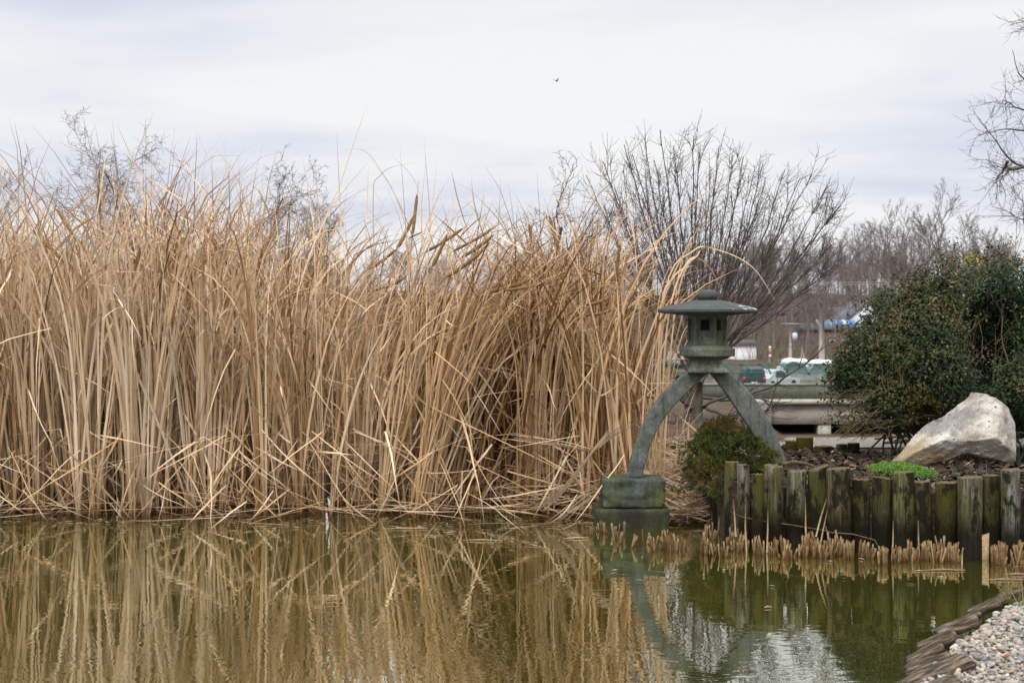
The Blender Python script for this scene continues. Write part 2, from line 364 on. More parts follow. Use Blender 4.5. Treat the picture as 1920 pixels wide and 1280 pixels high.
m_=len(us); i=np.arange(m_-1); mb.add(np.vstack(e),np.stack([i,i+m_,i+m_+1,i+1],1))
e=[(np.c_[BX[:,0],BY[:,0],BZ[:,0]]),(np.c_[BX[:,0],BY[:,0],BZ[:,0]*0-.4])]
m_=46; i=np.arange(m_-1); mb.add(np.vstack(e),np.stack([i,i+1,i+m_+1,i+m_],1))
tag(mb.build('mulch_ground',M['mulch']),'dark mulch ground of the raised bed behind the log wall','planting bed',kind='structure')
mb=MB(); gx,gy=np.meshgrid(np.linspace(1.9,14,40),np.linspace(13.5,14.55,5)); grid(mb,gx,gy,terrain(gx,gy)+.012); tag(mb.build('path',M['path']),'pale gravel path behind the log bed','path',kind='structure')
# bark chips and dry leaves on the bed
mb=MB()
for k in range(5200):
    X=R.uniform(1.5,5.0); Y=R.uniform(float(bed_front(X))+.08,min(float(bed_back(X)),13.2)); z0=float(bed_z(np.array(X),np.array(Y)))+.012+.03*fbm((X,Y,0),3.,4)
    a=R.uniform(0,6.28); l=R.uniform(.012,.04); wd=l*R.uniform(.25,.7); t1=R.uniform(-.6,.6); t2=R.uniform(-.5,.5)
    ux=np.array((math.cos(a),math.sin(a),t1)); vx=np.array((-math.sin(a),math.cos(a),t2)); c=np.array((X,Y,z0))
    b=R.random(); col=(.022,.014,.008) if b<.5 else (.068,.042,.023) if b<.84 else (.165,.108,.062) if b<.965 else (.33,.25,.19)
    mb.add([c-ux*l-vx*wd,c+ux*l-vx*wd*.6,c+ux*l*.8+vx*wd,c-ux*l*.9+vx*wd*.8,c+np.array((0,0,.006))],np.array([(0,1,4),(1,2,4),(2,3,4),(3,0,4)]),col)
tag(mb.build('bark_mulch',M['chip'],smooth=False),'dark bark chips and dry leaves scattered over the raised bed','mulch',kind='stuff')

# ------------------------------------------------------------------ reeds
def blades(mb,base,L,th0,phi,th1,pw,sb,thb,width,psi,twist,rnd,n=12,fold=.18,al0=None):
    B=len(L); s=np.linspace(0,1,n)[None]
    x=np.clip((s-sb[:,None])/.07,0,1)
    th=th0[:,None]+th1[:,None]*s**pw[:,None]+thb[:,None]*x
    wig=RN.normal(0,.028,(B,n)).cumsum(1)
    th=th+wig; ph=phi[:,None]+RN.normal(0,.07,(B,n)).cumsum(1)
    d=np.stack([np.sin(th)*np.cos(ph),np.sin(th)*np.sin(ph),np.cos(th)],-1)
    st=d*(L[:,None,None]/(n-1)); pts=base[:,None]+np.concatenate([np.zeros((B,1,3)),st[:,:-1].cumsum(1)],1)
    ps=psi[:,None]+twist[:,None]*s
    sd=np.stack([np.cos(ps),np.sin(ps),0*ps],-1); sd=sd-(sd*d).sum(-1,keepdims=True)*d; sd/=np.linalg.norm(sd,axis=-1,keepdims=True)+1e-9
    nr=np.cross(d,sd)
    prof=np.interp(s[0],[0,.08,.3,.6,.85,1],[.75,.9,1,.85,.45,.04])
    w_=width[:,None]*prof[None]
    off=sd*(w_/2)[...,None]; fo=nr*(w_*fold)[...,None]
    V=np.stack([pts-off+fo,pts,pts+off+fo],2)      # B,n,3,3
    C=np.zeros((B,n,3,4)); C[...,0]=rnd[:,None,None]; C[...,1]=s[0][None,:,None] if al0 is None else al0[:,None,None]+(1-al0[:,None,None])*s[0][None,:,None]
    C[...,2]=np.array([0,.5,1])[None,None]; C[...,3]=1
    i=np.arange(B)[:,None,None]*n*3+np.arange(n-1)[None,:,None]*3+np.arange(2)[None,None]
    q=np.stack([i,i+1,i+4,i+3],-1).reshape(-1,4)
    mb.add(V.reshape(-1,3),q,C.reshape(-1,4))
    return pts
ENVX=[-420,0,60,130,200,280,360,430,490,560,640,710,800,860,930,1000,1060,1110,1150,1190,1225,1260]
ENVY=[375,395,405,368,345,330,335,352,382,425,440,430,400,385,395,405,390,385,395,430,500,580]
LEANX=[-300,0,200,420,560,640,720,800,900,980,1030,1100,1250]
LEAN =[1,0,0,2,1,3,8,13,15,11,3,-1.5,-3]
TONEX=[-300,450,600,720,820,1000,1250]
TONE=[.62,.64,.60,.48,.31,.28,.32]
bases=[];Ls=[];th0=[];phi=[];th1=[];pw=[];sb=[];thb=[];wd=[];psi=[];tw=[];rn=[]
def shoot(px,Y,nl,hmul=1.,lean_sd=3.5):
    X=(px-CX)/F*Y
    ztop=HC+(YH-np.interp(px,ENVX,ENVY))/F*12.6
    cl=fbm((X*1.3,Y*1.3,0),1.,3)
    lx=math.radians(np.interp(px,LEANX,LEAN)+9*fbm((X*.9,Y*.9,3.3),1.,2)+R.gauss(0,lean_sd)); ly=math.radians(R.gauss(0,4)-2)
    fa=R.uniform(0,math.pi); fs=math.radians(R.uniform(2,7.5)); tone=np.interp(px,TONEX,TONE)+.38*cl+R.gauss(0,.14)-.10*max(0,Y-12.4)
    hs=R.uniform(.80,1.05)*hmul*(1+.16*fbm((X*1.2,Y*.8,7.7),1.,2))
    for j in range(nl):
        o=(j-(nl-1)/2)/(max(nl-1,1)/2) if nl>1 else 0
        vx=lx+fs*o*math.cos(fa)+math.radians(R.gauss(0,1.3)); vy=ly+fs*o*math.sin(fa)*.8+math.radians(R.gauss(0,1.3))
        t0=math.hypot(vx,vy); h=ztop*hs*R.uniform(.72,1.10)
        b=R.random()
        bend=math.radians(R.uniform(8,44)); s_b,t_b=2.,0.
        if b<.44: bend=math.radians(R.uniform(45,130))
        elif b<.62: s_b=R.uniform(.45,.85); t_b=math.radians(R.uniform(50,135))
        elif b<.67: s_b=R.uniform(.12,.42); t_b=math.radians(R.uniform(60,120))
        pp=R.uniform(1.8,4.2)
        bases.append((X+.018*o*math.cos(fa)+R.gauss(0,.006),Y+.018*o*math.sin(fa)+R.gauss(0,.006),-.05))
        Ls.append(h*(1.04+.22*min(bend,1.8)*.5)+.05); th0.append(t0)
        az=math.atan2(vy,vx)
        if px>1080: az=math.pi if R.random()<.55 else az; az+=R.gauss(0,.5)
        if t0<rad(5) and R.random()<.5: az=R.choice((0,math.pi))+R.gauss(0,.7)
        phi.append(az); th1.append(bend); pw.append(pp); sb.append(s_b); thb.append(t_b)
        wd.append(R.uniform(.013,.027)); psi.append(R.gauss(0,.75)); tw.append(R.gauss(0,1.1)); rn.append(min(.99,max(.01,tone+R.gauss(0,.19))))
front=lambda px:11.80+.16*math.sin(px*.021)+.10*math.sin(px*.067+1)
cnt=0
while cnt<790:
    px=R.uniform(-420,1238); Y=R.uniform(11.7,14.6)
    if Y<front(px)+R.uniform(0,.18): continue
    if px>1090 and R.random()<(px-1090)/165: continue
    # dark gaps between clumps
    X=(px-CX)/F*Y
    if mnoise.noise(Vector((X*2.6,Y*2.2,5.1)))<-.05 and R.random()<.85: continue
    shoot(px,Y,R.choice((4,5,6,6,7,7,8,9))); cnt+=1
def flush(mb,**kw):
    blades(mb,np.array(bases),np.array(Ls),np.array(th0),np.array(phi),np.array(th1),np.array(pw),np.array(sb),np.array(thb),np.array(wd),np.array(psi),np.array(tw),np.array(rn),**kw)
    for l in (bases,Ls,th0,phi,th1,pw,sb,thb,wd,psi,tw,rn): l.clear()
mb=MB(); flush(mb)
# wispy long tips, and broken pieces caught crosswise in the bed
for k in range(340):
    px=R.uniform(-300,1215) if k<230 else R.uniform(-50,560); Y=R.uniform(11.9,13.6); X=(px-CX)/F*Y; zt=HC+(YH-np.interp(px,ENVX,ENVY))/F*12.6
    bases.append((X,Y,-.05)); Ls.append(zt*R.uniform(1.02,1.26)); th0.append(rad(abs(R.gauss(0,5)))); phi.append(R.choice((0,math.pi))+R.gauss(0,.6)); th1.append(rad(R.uniform(10,75) if k<230 else R.uniform(50,125))); pw.append(R.uniform(2.5,5)); sb.append(R.uniform(.7,.93) if R.random()<.3 else 2.); thb.append(rad(R.uniform(40,110)))
    wd.append(R.uniform(.008,.014)); psi.append(R.gauss(0,.8)); tw.append(R.gauss(0,1.)); rn.append(R.uniform(.05,.75))
for k in range(1150):
    px=R.uniform(-260,1225); Y=front(px)+R.uniform(.02,1.7); X=(px-CX)/F*Y; zt=HC+(YH-np.interp(px,ENVX,ENVY))/F*12.6
    z0=zt*R.uniform(.25,.92); t0=rad(R.uniform(12,150))
    bases.append((X,Y,z0)); Ls.append(R.uniform(.18,.85)*(1 if t0<1.6 else .7)); th0.append(t0); phi.append(R.choice((0,math.pi))+R.gauss(0,.55)); th1.append(rad(R.gauss(12,22))); pw.append(R.uniform(1.2,3)); sb.append(R.uniform(.3,.8) if R.random()<.25 else 2.); thb.append(rad(R.uniform(-90,90)))
    wd.append(R.uniform(.006,.015)); psi.append(R.gauss(0,.9)); tw.append(R.gauss(0,1.2)); rn.append(min(.99,max(.02,np.interp(px,TONEX,TONE)+R.gauss(.05,.25))))
flush(mb,al0=np.r_[np.zeros(340),np.full(1150,.35)])
# single tall blades that rise clear of the mass (traced paths, each with its own depth)
def polyblade(mb,pts,width,rnd,n=26,psi=0.3,tw=.6,al=(.0,1.)):
    p=np.array([P(*q) for q in pts]); t=np.linspace(0,1,len(p)); tt=np.linspace(0,1,n)
    # smooth (Catmull-like) by blending
    def cr(c):
        m=np.gradient(c,t); out=[]
        for u in tt:
            i=min(int(u*(len(t)-1)),len(t)-2); h=t[i+1]-t[i]; x=(u-t[i])/h
            out.append((2*x**3-3*x**2+1)*c[i]+(x**3-2*x**2+x)*h*m[i]+(-2*x**3+3*x**2)*c[i+1]+(x**3-x**2)*h*m[i+1])
        return np.array(out)
    c=np.stack([cr(p[:,k]) for k in range(3)],1)
    d=np.gradient(c,axis=0); d/=np.linalg.norm(d,axis=1,keepdims=True)
    ps=psi+tw*tt; sd=np.stack([np.cos(ps),np.sin(ps),0*ps],1); sd-=(sd*d).sum(1,keepdims=True)*d; sd/=np.linalg.norm(sd,axis=1,keepdims=True)+1e-9
    nr=np.cross(d,sd); pr=np.interp(tt,[0,.1,.55,.85,1],[.8,1,.9,.5,.05])*width
    V=np.stack([c-sd*pr[:,None]/2+nr*pr[:,None]*.18,c,c+sd*pr[:,None]/2+nr*pr[:,None]*.18],1)
    C=np.ones((n,3,4)); C[...,0]=rnd; C[...,1]=(al[0]+(al[1]-al[0])*tt)[:,None]; C[...,2]=np.array([0,.5,1])[None]
    i=np.arange(n-1)[:,None]*3+np.arange(2)[None]
    mb.add(V.reshape(-1,3),np.stack([i,i+1,i+4,i+3],-1).reshape(-1,4),C.reshape(-1,4))
TALL=[[(560,900),(600,470),(640,340),(688,196)],[(650,900),(650,560),(640,420),(631,244)],[(560,900),(620,480),(640,420),(652,340)],
 [(690,900),(686,480),(688,400),(691,299)],[(605,900),(602,500),(597,400),(590,300)],[(600,900),(590,480),(583,390),(566,288)],
 [(800,900),(800,560),(806,420),(795,262)],[(820,900),(806,560),(790,420),(800,285)],[(800,900),(800,560),(808,420),(820,298)],
 [(920,900),(913,520),(911,430),(906,335)],[(870,900),(862,520),(855,420),(844,334)],[(1130,900),(1131,520),(1129,400),(1123,258)],
 [(1190,900),(1165,480),(1142,360),(1104,270)],[(320,900),(285,480),(262,340),(219,232)],[(470,900),(430,450),(405,340),(359,224)],
 [(175,900),(180,480),(182,400),(187,292)],[(600,900),(640,520),(600,470),(560,370)],[(1120,900),(1120,480),(1108,350),(1095,300)],
 [(780,900),(770,480),(700,300),(640,279)],[(720,900),(700,420),(715,327),(785,303)],[(760,900),(790,470),(782,350),(732,288)],
 [(450,900),(395,430),(360,330),(330,290)],[(500,900),(470,450),(440,330),(390,262)],[(70,900),(50,480),(20,380),(-20,320)],[(1060,900),(1040,520),(1060,330),(1020,312)],
 [(1215,900),(1195,520),(1180,400),(1155,300)],[(1235,900),(1228,560),(1222,470),(1212,395)],[(1100,900),(1085,520),(1060,400),(1010,330)],
 # arching over the stone lantern
 [(1225,940),(1245,560),(1300,470),(1345,468),(1410,500),(1455,565)],[(1235,940),(1250,620),(1290,490),(1330,500),(1358,560)],[(1228,940),(1238,600),(1262,520),(1300,498),(1312,520)],
 [(1220,940),(1232,640),(1262,555),(1290,545),(1302,566)],[(1240,940),(1240,640),(1268,575),(1298,600)],[(1225,940),(1270,560),(1310,475),(1300,480)],
 [(1205,940),(1240,760),(1280,590),(1296,555)],[(1230,940),(1252,760),(1275,640),(1300,594)],[(1245,940),(1258,760),(1280,660),(1300,620)],[(1190,940),(1215,830),(1250,720),(1237,700)],
 [(1240,940),(1255,700),(1280,480),(1335,450)],[(1215,940),(1222,700),(1240,540),(1275,470)]]
for k,q in enumerate(TALL):
    Yb=R.uniform(11.95,12.6) if k<28 else R.uniform(11.75,12.0)
    q=[(a,b,Yb+.12*i*(.3 if k>=28 else 1)) for i,(a,b) in enumerate(q)]
    q[0]=(q[0][0],YH+(HC+.05)*F/Yb,Yb)
    polyblade(mb,q,R.uniform(.008,.012) if k<28 else R.uniform(.011,.015),R.uniform(.30,.8),psi=R.gauss(0,.5),tw=R.gauss(0,.8))
tag(mb.build('reed_bed',M['reed']),'tall bed of dry tan cattail leaves standing in the pond edge','reeds',kind='stuff')
# broken and fallen leaves at the water's edge
mb=MB()
for k in range(330):
    px=R.uniform(-200,1215); 
    Y=front(px)+R.uniform(-.25,.35)
    X=(px-CX)/F*Y; z0=R.uniform(.05,.75) if R.random()<.75 else R.uniform(.0,.12)
    sgn=R.choice((-1,1)); tilt=rad(R.uniform(95,150)) if z0>.15 else rad(R.uniform(86,96))
    L=R.uniform(.4,1.15)
    if z0>.15: L=min(L,(z0+.02)/max(.15,-math.cos(tilt))*1.0)
    bases.append((X,Y,max(z0,.012))); Ls.append(L); th0.append(tilt); phi.append((0 if sgn>0 else math.pi)+R.gauss(-.35*sgn,.35)); th1.append(rad(R.gauss(-8,8))); pw.append(1.5); sb.append(2.); thb.append(0.)
    wd.append(R.uniform(.009,.017)); psi.append(R.gauss(0,1)+1.2); tw.append(R.gauss(0,.6)); rn.append(min(.99,max(.03,R.gauss(.68,.2))))
# leaning broken stalks behind
for k in range(420):
    px=R.uniform(-200,1235); Y=front(px)+R.uniform(0.,1.3); X=(px-CX)/F*Y
    bases.append((X,Y,-.03)); Ls.append(R.uniform(.35,1.5)); th0.append(abs(rad(R.gauss(0,30)))); phi.append(R.choice((0,math.pi))+R.gauss(0,.6)); th1.append(rad(R.uniform(0,25))); pw.append(2.)
    sb.append(R.uniform(.3,.8) if R.random()<.45 else 2.); thb.append(rad(R.uniform(60,120))); wd.append(R.uniform(.009,.017)); psi.append(R.gauss(0,.8)); tw.append(R.gauss(0,.8)); rn.append(min(.99,max(.03,R.gauss(.55,.2))))
al=np.full(len(bases),.3); flush(mb,al0=al)
# straw heap in the inlet between stone block and log wall, and the bent sheaves left of the block
for k in range(1000):
    px=R.uniform(1225,1345) if k<810 else R.uniform(1000,1240); Y=R.uniform(11.45,12.8) if k<810 else R.uniform(11.75,12.6)
    X=(px-CX)/F*Y; z0=R.uniform(.0,.05)+max(0,(Y-11.4))*R.uniform(.05,.40)
    bases.append((X,Y,z0)); Ls.append(R.uniform(.2,.75)); th0.append(rad(R.uniform(62,98))); phi.append(R.uniform(-.9,.9)+R.choice((0,math.pi))); th1.append(rad(R.gauss(8,10))); pw.append(1.5); sb.append(2.); thb.append(0.)
    wd.append(R.uniform(.009,.018)); psi.append(R.gauss(0,1)+1.2); tw.append(R.gauss(0,.5)); rn.append(min(.99,max(.05,R.gauss(.8,.2))))
for k in range(46):
    px=R.uniform(1180,1310); Y=R.uniform(11.9,13.2); X=(px-CX)/F*Y
    bases.append((X,Y,.05)); Ls.append(R.uniform(.5,1.1)); th0.append(abs(rad(R.gauss(0,9)))); phi.append(R.uniform(0,6.28)); th1.append(rad(R.uniform(0,20))); pw.append(2.)
    sb.append(R.uniform(.5,.9) if R.random()<.3 else 2.); thb.append(rad(80)); wd.append(R.uniform(.010,.018)); psi.append(R.gauss(0,.8)); tw.append(R.gauss(0,.8)); rn.append(R.uniform(.4,.95))
flush(mb,al0=np.full(1046,.3))
for k in range(9):
    o=R.uniform(-7,7); polyblade(mb,[(960+R.uniform(-20,20),820+o,11.85),(1060,835+o,11.7),(1113,843+o*.5,11.65),(1150,815+o,11.7),(1228,775+o*1.3,11.75)],.014,R.uniform(.7,.98),al=(.3,.75))
    polyblade(mb,[(1010+R.uniform(-30,20),955+o,11.7),(1060,915+o,11.65),(1113,845+o*.5,11.6),(1150,800+o,11.7)],.013,R.uniform(.7,.98),al=(.3,.75))
for k in range(8):
    o=R.uniform(-14,14); polyblade(mb,[(1040+R.uniform(-30,20),985+o*.4,11.6),(1090,940+o,11.65),(1150,900+o,11.75),(1200,870+o,11.85)],.014,R.uniform(.7,.95),al=(.3,.7))
tag(mb.build('fallen_reeds',M['reed']),'broken pale reed leaves fallen in crossing heaps along the waterline','fallen reeds',kind='stuff')
# cattail stalks with seed heads
HEADS=[((165,478),(107,393)),((138,505),(62,432)),((297,512),(298,455)),((352,545),(350,478)),((183,400),(186,318)),((773,442),(782,365)),((745,466),(776,404)),
 ((798,472),(868,428)),((850,470),(930,424)),((866,482),(925,441)),((872,494),(918,455)),((690,505),(742,468)),((912,541),(968,523)),((918,546),(990,526)),((945,544),(1024,529)),
 ((1098,571),(1145,557)),((1096,590),(1147,581)),((1176,546),(1208,493)),((1152,530),(1163,458)),((1000,470),(992,420)),((640,600),(652,535)),((560,560),(590,500)),((82,540),(74,470)),((410,470),(386,420)),
 ((835,520),(905,470)),((810,500),(838,440)),((1048,470),(1030,405)),((700,545),(760,520)),((250,520),(262,465)),((1132,660),(1140,600)),((960,610),(1015,560)),((480,520),(492,465))]
HL=['the lone left-hand cattail head tilting far to the left over thin leaves','dark cattail head tilting left at the left edge of the reeds']
for k,(a,b) in enumerate(HEADS):
    Y=R.uniform(11.8,11.95) if k in (15,16,14,17) else R.uniform(12.0,12.6); hb=P(*a,Y); ht=P(*b,Y+R.uniform(-.05,.1)); dv=ht-hb; side='tilting left' if dv[0]<-.08 else 'leaning right' if dv[0]>.08 else 'standing upright'
    bx=hb[0]-dv[0]*1.2*min(1,1.2)+R.uniform(-.05,.05); by=Y+.12
    if abs(dv[0])>.25: bx=hb[0]-np.sign(dv[0])*R.uniform(.35,.6)
    base=np.array((bx,by,-.05))
    near=('far left among the pale leaves','left of the tall arching leaves','in the middle of the reeds','above the combed reeds at mid picture','in the right part of the reeds near the lantern')[min(4,int(a[0]/245))]
    stt='lying almost level' if abs(dv[2])<.32*abs(dv[0]) else side
    t=thing('cattail',f"brown cattail seed head {stt}, {near}",'cattail',base,'cattails among the reeds')
    if k==12: t['label']='upper left cattail head of three lying almost level in the middle of the reeds'
    if k==13: t['label']='middle cattail head of three lying almost level in the middle of the reeds'
    if k==14: t['label']='longest and rightmost cattail head of three lying almost level in the middle of the reeds'
    if k==15: t['label']='upper of two level cattail heads near the right end of the reeds'
    if k==16: t['label']='lower of two level cattail heads near the right end of the reeds'
    if k==0: t['label']='thick cattail head tilting steeply left, clear of the leaves at far left'
    if k==5: t['label']='tallest upright cattail head, standing against the sky in the middle of the reeds'
    u=np.linspace(0,1,14)[:,None]; dn=dv/np.linalg.norm(dv)
    c1=hb-dn*(.9 if abs(dn[2])>.5 else .35); c1[2]=max(c1[2],.5); c0=base+np.array((0,0,.7))
    pth=(1-u)**3*base+3*(1-u)**2*u*c0+3*(1-u)*u**2*c1+u**3*hb
    s_=MB(); tube(s_,pth,np.linspace(.007,.0045,14),6,np.array((R.uniform(.35,.7),.5,.5,1))); tube(s_,[ht,ht+dn*R.uniform(.05,.16)],[.003,.001],4,np.array((.3,.9,.5,1)))
    s_.build('stalk',M['reed'],t)
    h_=MB(); uu=np.linspace(0,1,12); rr=.0155*np.interp(uu,[0,.04,.12,.85,.95,1],[.35,.8,1,1,.75,.3])*(1+.05*np.sin(uu*9+k))*R.uniform(.85,1.15)*(.55 if k==4 else 1)
    bend=np.array((0,0,-.012))*np.sin(uu*np.pi)[:,None]; tube(h_,hb+uu[:,None]*dv+bend,rr,10); h_.build('seed_head',M['cathead'],t)

# ------------------------------------------------------------------ stone lantern
YL=11.4; SL=YL/F; XL=(1326-CX)*SL
def zl(py): return HC-(py-YH)*SL
lan=thing('stone_lantern','grey stone garden lantern with hexagonal roof on two curved legs','stone lantern',(XL,YL,.386))
D=rad(-90+14)
def leg(outer,inner):
    n=26
    def smooth(p):
        p=np.array(p,float); d=np.r_[0,np.cumsum(np.hypot(*np.diff(p,axis=0).T))]; u=np.linspace(0,d[-1],n)
        c=[np.polyfit(d/d[-1],p[:,k],4) for k in(0,1)]; return np.c_[np.polyval(c[0],u/d[-1]),np.polyval(c[1],u/d[-1])]
    o,i=smooth(outer),smooth(inner)
    V=[];
    for a,b in zip(o,i):
        for (q,y) in((a,YL-.052),(b,YL-.052),(b,YL+.052),(a,YL+.052)): V.append(((q[0]-CX)*SL,y,zl(q[1])))
    i_=np.arange(n-1)[:,None]*4; j=np.arange(4)[None]; k=(j+1)%4
    m=MB(); m.add(V,[np.stack([i_+j,i_+k,i_+4+k,i_+4+j],-1).reshape(-1,4),np.array([[3,2,1,0]]),(np.arange(4)+(n-1)*4)[None]])
    return flat(bevel(m.build('leg',M['leg'],lan),.012,2,50))
c2=lambda L:[(1080+a/2.56,500+b/2.56) for a,b in L]
leg(c2([(540,500),(480,545),(430,590),(380,655),(330,738),(290,830),(262,920),(240,1010)]),c2([(630,505),(590,548),(540,592),(485,645),(425,725),(380,800),(350,870),(330,940),(317,1010)]))
leg(c2([(712,494),(770,540),(820,590),(870,650),(920,730),(960,810),(990,890),(1012,960)]),c2([(640,508),(690,570),(740,640),(785,705),(830,775),(875,845),(908,900),(937,962)]))
def part(name,prof,mat,sides=6,rot=D,bv=.0045):
    m=MB(); lathe(m,prof,(XL,YL),sides,rot); return flat(bevel(m.build(name,mat,lan),bv,2,25))
part('neck_block',[(.205,zl(699)),(.222,zl(697)),(.222,zl(693)),(.195,zl(688)),(.172,zl(682)),(.160,zl(673))],M['stone'],4,rad(45-7))
part('platform',[(.115,zl(674.5)),(.165,zl(672)),(.190,zl(668)),(.224,zl(667)),(.226,zl(654)),(.218,zl(653.2)),(.163,zl(646))],M['green_stone'])
def hexpt(r,k,z): a=D+k*math.pi/3; return np.array((XL+r*math.cos(a),YL+r*math.sin(a),z))
fb=MB(); zb,zt=zl(646),zl(590); rf=.158
# solid bottom and top rings with six corner posts between; the panels sit 12 mm back
lathe(fb,[(rf+.003,zb),(rf+.003,zb+.028)],(XL,YL),6,D); lathe(fb,[(rf+.002,zt-.03),(rf+.002,zt+.02)],(XL,YL),6,D)
for k in range(6):
    a=D+k*math.pi/3; c=hexpt(rf-.014,k,0); box(fb,(c[0],c[1],(zb+zt)/2),(.026,.034,zt-zb-.05),a)
fbo=flat(bevel(fb.build('firebox',M['green_stone'],lan),.003,1,30))
for k in range(6):
    p0,p1=hexpt(rf-.036,k,0),hexpt(rf-.036,k+1,0); u=(p1-p0); Lf=np.linalg.norm(u); u/=Lf; mid=(p0+p1)/2; ang=math.atan2(u[1],u[0])
    w=MB(); z0,z1=zb+.026,zt-.028; H=z1-z0
    ow=.074 if k==5 else .064 if k==0 else 0   # openings
    oz0,oz1=z0+H*.47,z0+H*.93; hw=Lf/2-.008
    if ow:
        sw=(hw-ow/2)
        for sg in(-1,1): c=mid+u*sg*(ow/2+sw/2); box(w,(c[0],c[1],(z0+z1)/2),(sw,.03,H),ang)
        box(w,(mid[0],mid[1],(z0+oz0)/2),(ow,.029,oz0-z0),ang); box(w,(mid[0],mid[1],(z1+oz1)/2),(ow,.029,z1-oz1),ang)
    else: box(w,(mid[0],mid[1],(z0+z1)/2),(2*hw,.03,H),ang)
    flat(w.build('window_panel',M['green_stone'],fbo))
part('roof',[(.12,zl(592)),(.20,zl(591)),(.392,zl(586)),(.402,zl(585)),(.402,zl(580)),(.388,zl(578.6)),(.31,zl(573)),(.22,zl(567.8)),(.13,zl(563.5)),(.095,zl(562.5))],M['roof'],6,D,.004)
m=MB(); lathe(m,[(.062,zl(563)),(.078,zl(561)),(.088,zl(556)),(.089,zl(552)),(.080,zl(547)),(.060,zl(544.3)),(.03,zl(543)),(.006,zl(542.3))],(XL,YL),24); m.build('finial',M['roof'],lan)
def roughblock(name,x0,x1,y0,y1,z0,z1,mat,amp,label,cat,seed,rnd=.024):
    nx,ny,nz=26,14,12; m=MB()
    bm=bmesh.new(); bmesh.ops.create_cube(bm,size=1); bmesh.ops.subdivide_edges(bm,edges=bm.edges[:],cuts=13,use_grid_fill=True)
    c=np.array(((x0+x1)/2,(y0+y1)/2,(z0+z1)/2)); s=np.array((x1-x0,y1-y0,z1-z0))
    for v in bm.verts:
        p=np.array(v.co)*s; h=s/2-rnd; q=np.clip(p,-h,h); d=p-q; l=np.linalg.norm(d)
        if l>1e-9: p=q+d/l*min(rnd,l) if (abs(p)>=h).sum()>1 else p
        w=c+p; n=np.array(v.co)/np.linalg.norm(v.co)
        face=1. if abs(v.co.z)<.49 else .35
        k=amp*face*(.8*fbm(w,13,5,seed)-.7*abs(fbm(w,7,3,seed+3))+.25)
        v.co=Vector(w+n*k)
    V=np.array([v.co[:] for v in bm.verts]); bm.verts.index_update(); Fq=np.array([[v.index for v in f.verts] for f in bm.faces]); bm.free()
    m.add(V,Fq); return tag(m.build(name,mat,org=(c[0],c[1],z0)),label,cat)
roughblock('stone_block',.718,1.208,11.22,11.6,.158,.386,M['block'],.027,'rough hewn grey green stone block carrying the left leg of the lantern','stone block',2.)
roughblock('stone_slab',.655,1.235,11.15,11.68,-.15,.156,M['slab'],.012,'dark mossy slab under the rough block at the waterline','stone slab',8.,.012)

# ------------------------------------------------------------------ log wall
LOGS=[(60,130,310,.3),(125,214,272,.1),(216,286,290,-.05),(288,352,345,-.24),(352,470,293,-.1),(478,595,322,0),(620,748,310,0),(750,893,313,-.05),(895,1000,378,.03),(1002,1124,368,.02),(1126,1252,335,-.06),(1255,1380,392,0),(1386,1514,396,.02),(1526,1670,364,-.05),(1674,1784,352,.03),(1787,1900,318,-.03),(1903,2010,365,0),(2014,2120,340,0),(2125,2230,380,0)]
LC=[(.05,.045,.03),(.15,.14,.06),(.27,.25,.20),(.13,.13,.05),(.20,.185,.11),(.26,.26,.17),(.12,.115,.07),(.17,.135,.08),(.12,.11,.06),(.11,.10,.05),(.18,.175,.08),(.13,.105,.06),(.11,.10,.055),(.27,.25,.19),(.09,.08,.05),(.33,.33,.29),(.12,.11,.07),(.12,.11,.07),(.12,.11,.07)]
LL=['dark log post half hidden by the juniper, at the left end of the wall','flat-topped olive log post second from the left end','pale lichened log post beside a thin split stake','thin short split stake standing before taller log posts','wide olive log post in front of the right leg of the lantern','yellow green blotched log post just right of the lantern leg','wide slant-topped dark olive log post','tall brown log post with an ochre lower patch','short dark log post right of the tall brown one','short dark mossy log post with an even top','tall green log post below the green ground cover','short log post with a worn brown top','short olive log post below the boulder','wide pale log post with a knot and an orange streak','dark narrow log post between two pale ones','tall whitish lichened log post at the right','log post at the right picture edge','log post beyond the right picture edge','farthest log post beyond the right picture edge']
def logmesh(r,h,seed,flatk=1.,slant=0.):
    m=MB(); sides=26; zs=np.r_[np.linspace(0,h-.012,15),h-.004,h]; V=[]
    for i,z in enumerate(zs):
        k=1. if i<15 else (.975 if i==15 else .93)
        for j in range(sides):
            a=j/sides*2*math.pi; q=(math.cos(a)*1.2+seed*7,math.sin(a)*1.2,z*1.1)
            rr=r*k*(1+.10*mnoise.noise(Vector(q))+.03*mnoise.noise(Vector((math.cos(a)*5+seed,math.sin(a)*5,z*2))))
            ca=math.cos(a); sa=math.sin(a)
            V.append((rr*ca,rr*sa*flatk,z+(slant*rr*ca+.008*mnoise.noise(Vector((ca*3,sa*3,seed))) if i>=14 else 0)))
    n=len(zs); i=np.arange(n-1)[:,None]*sides; j=np.arange(sides)[None]; k=(j+1)%sides
    V.append((0,0,h-.006+.004*mnoise.noise(Vector((seed,1,1))))); top=len(V)-1; b=(n-1)*sides; jj=np.arange(sides)
    m.add(V,[np.stack([i+j,i+k,i+sides+k,i+sides+j],-1).reshape(-1,4),np.stack([b+jj,b+(jj+1)%sides,np.full(sides,top)],1)])
    return m
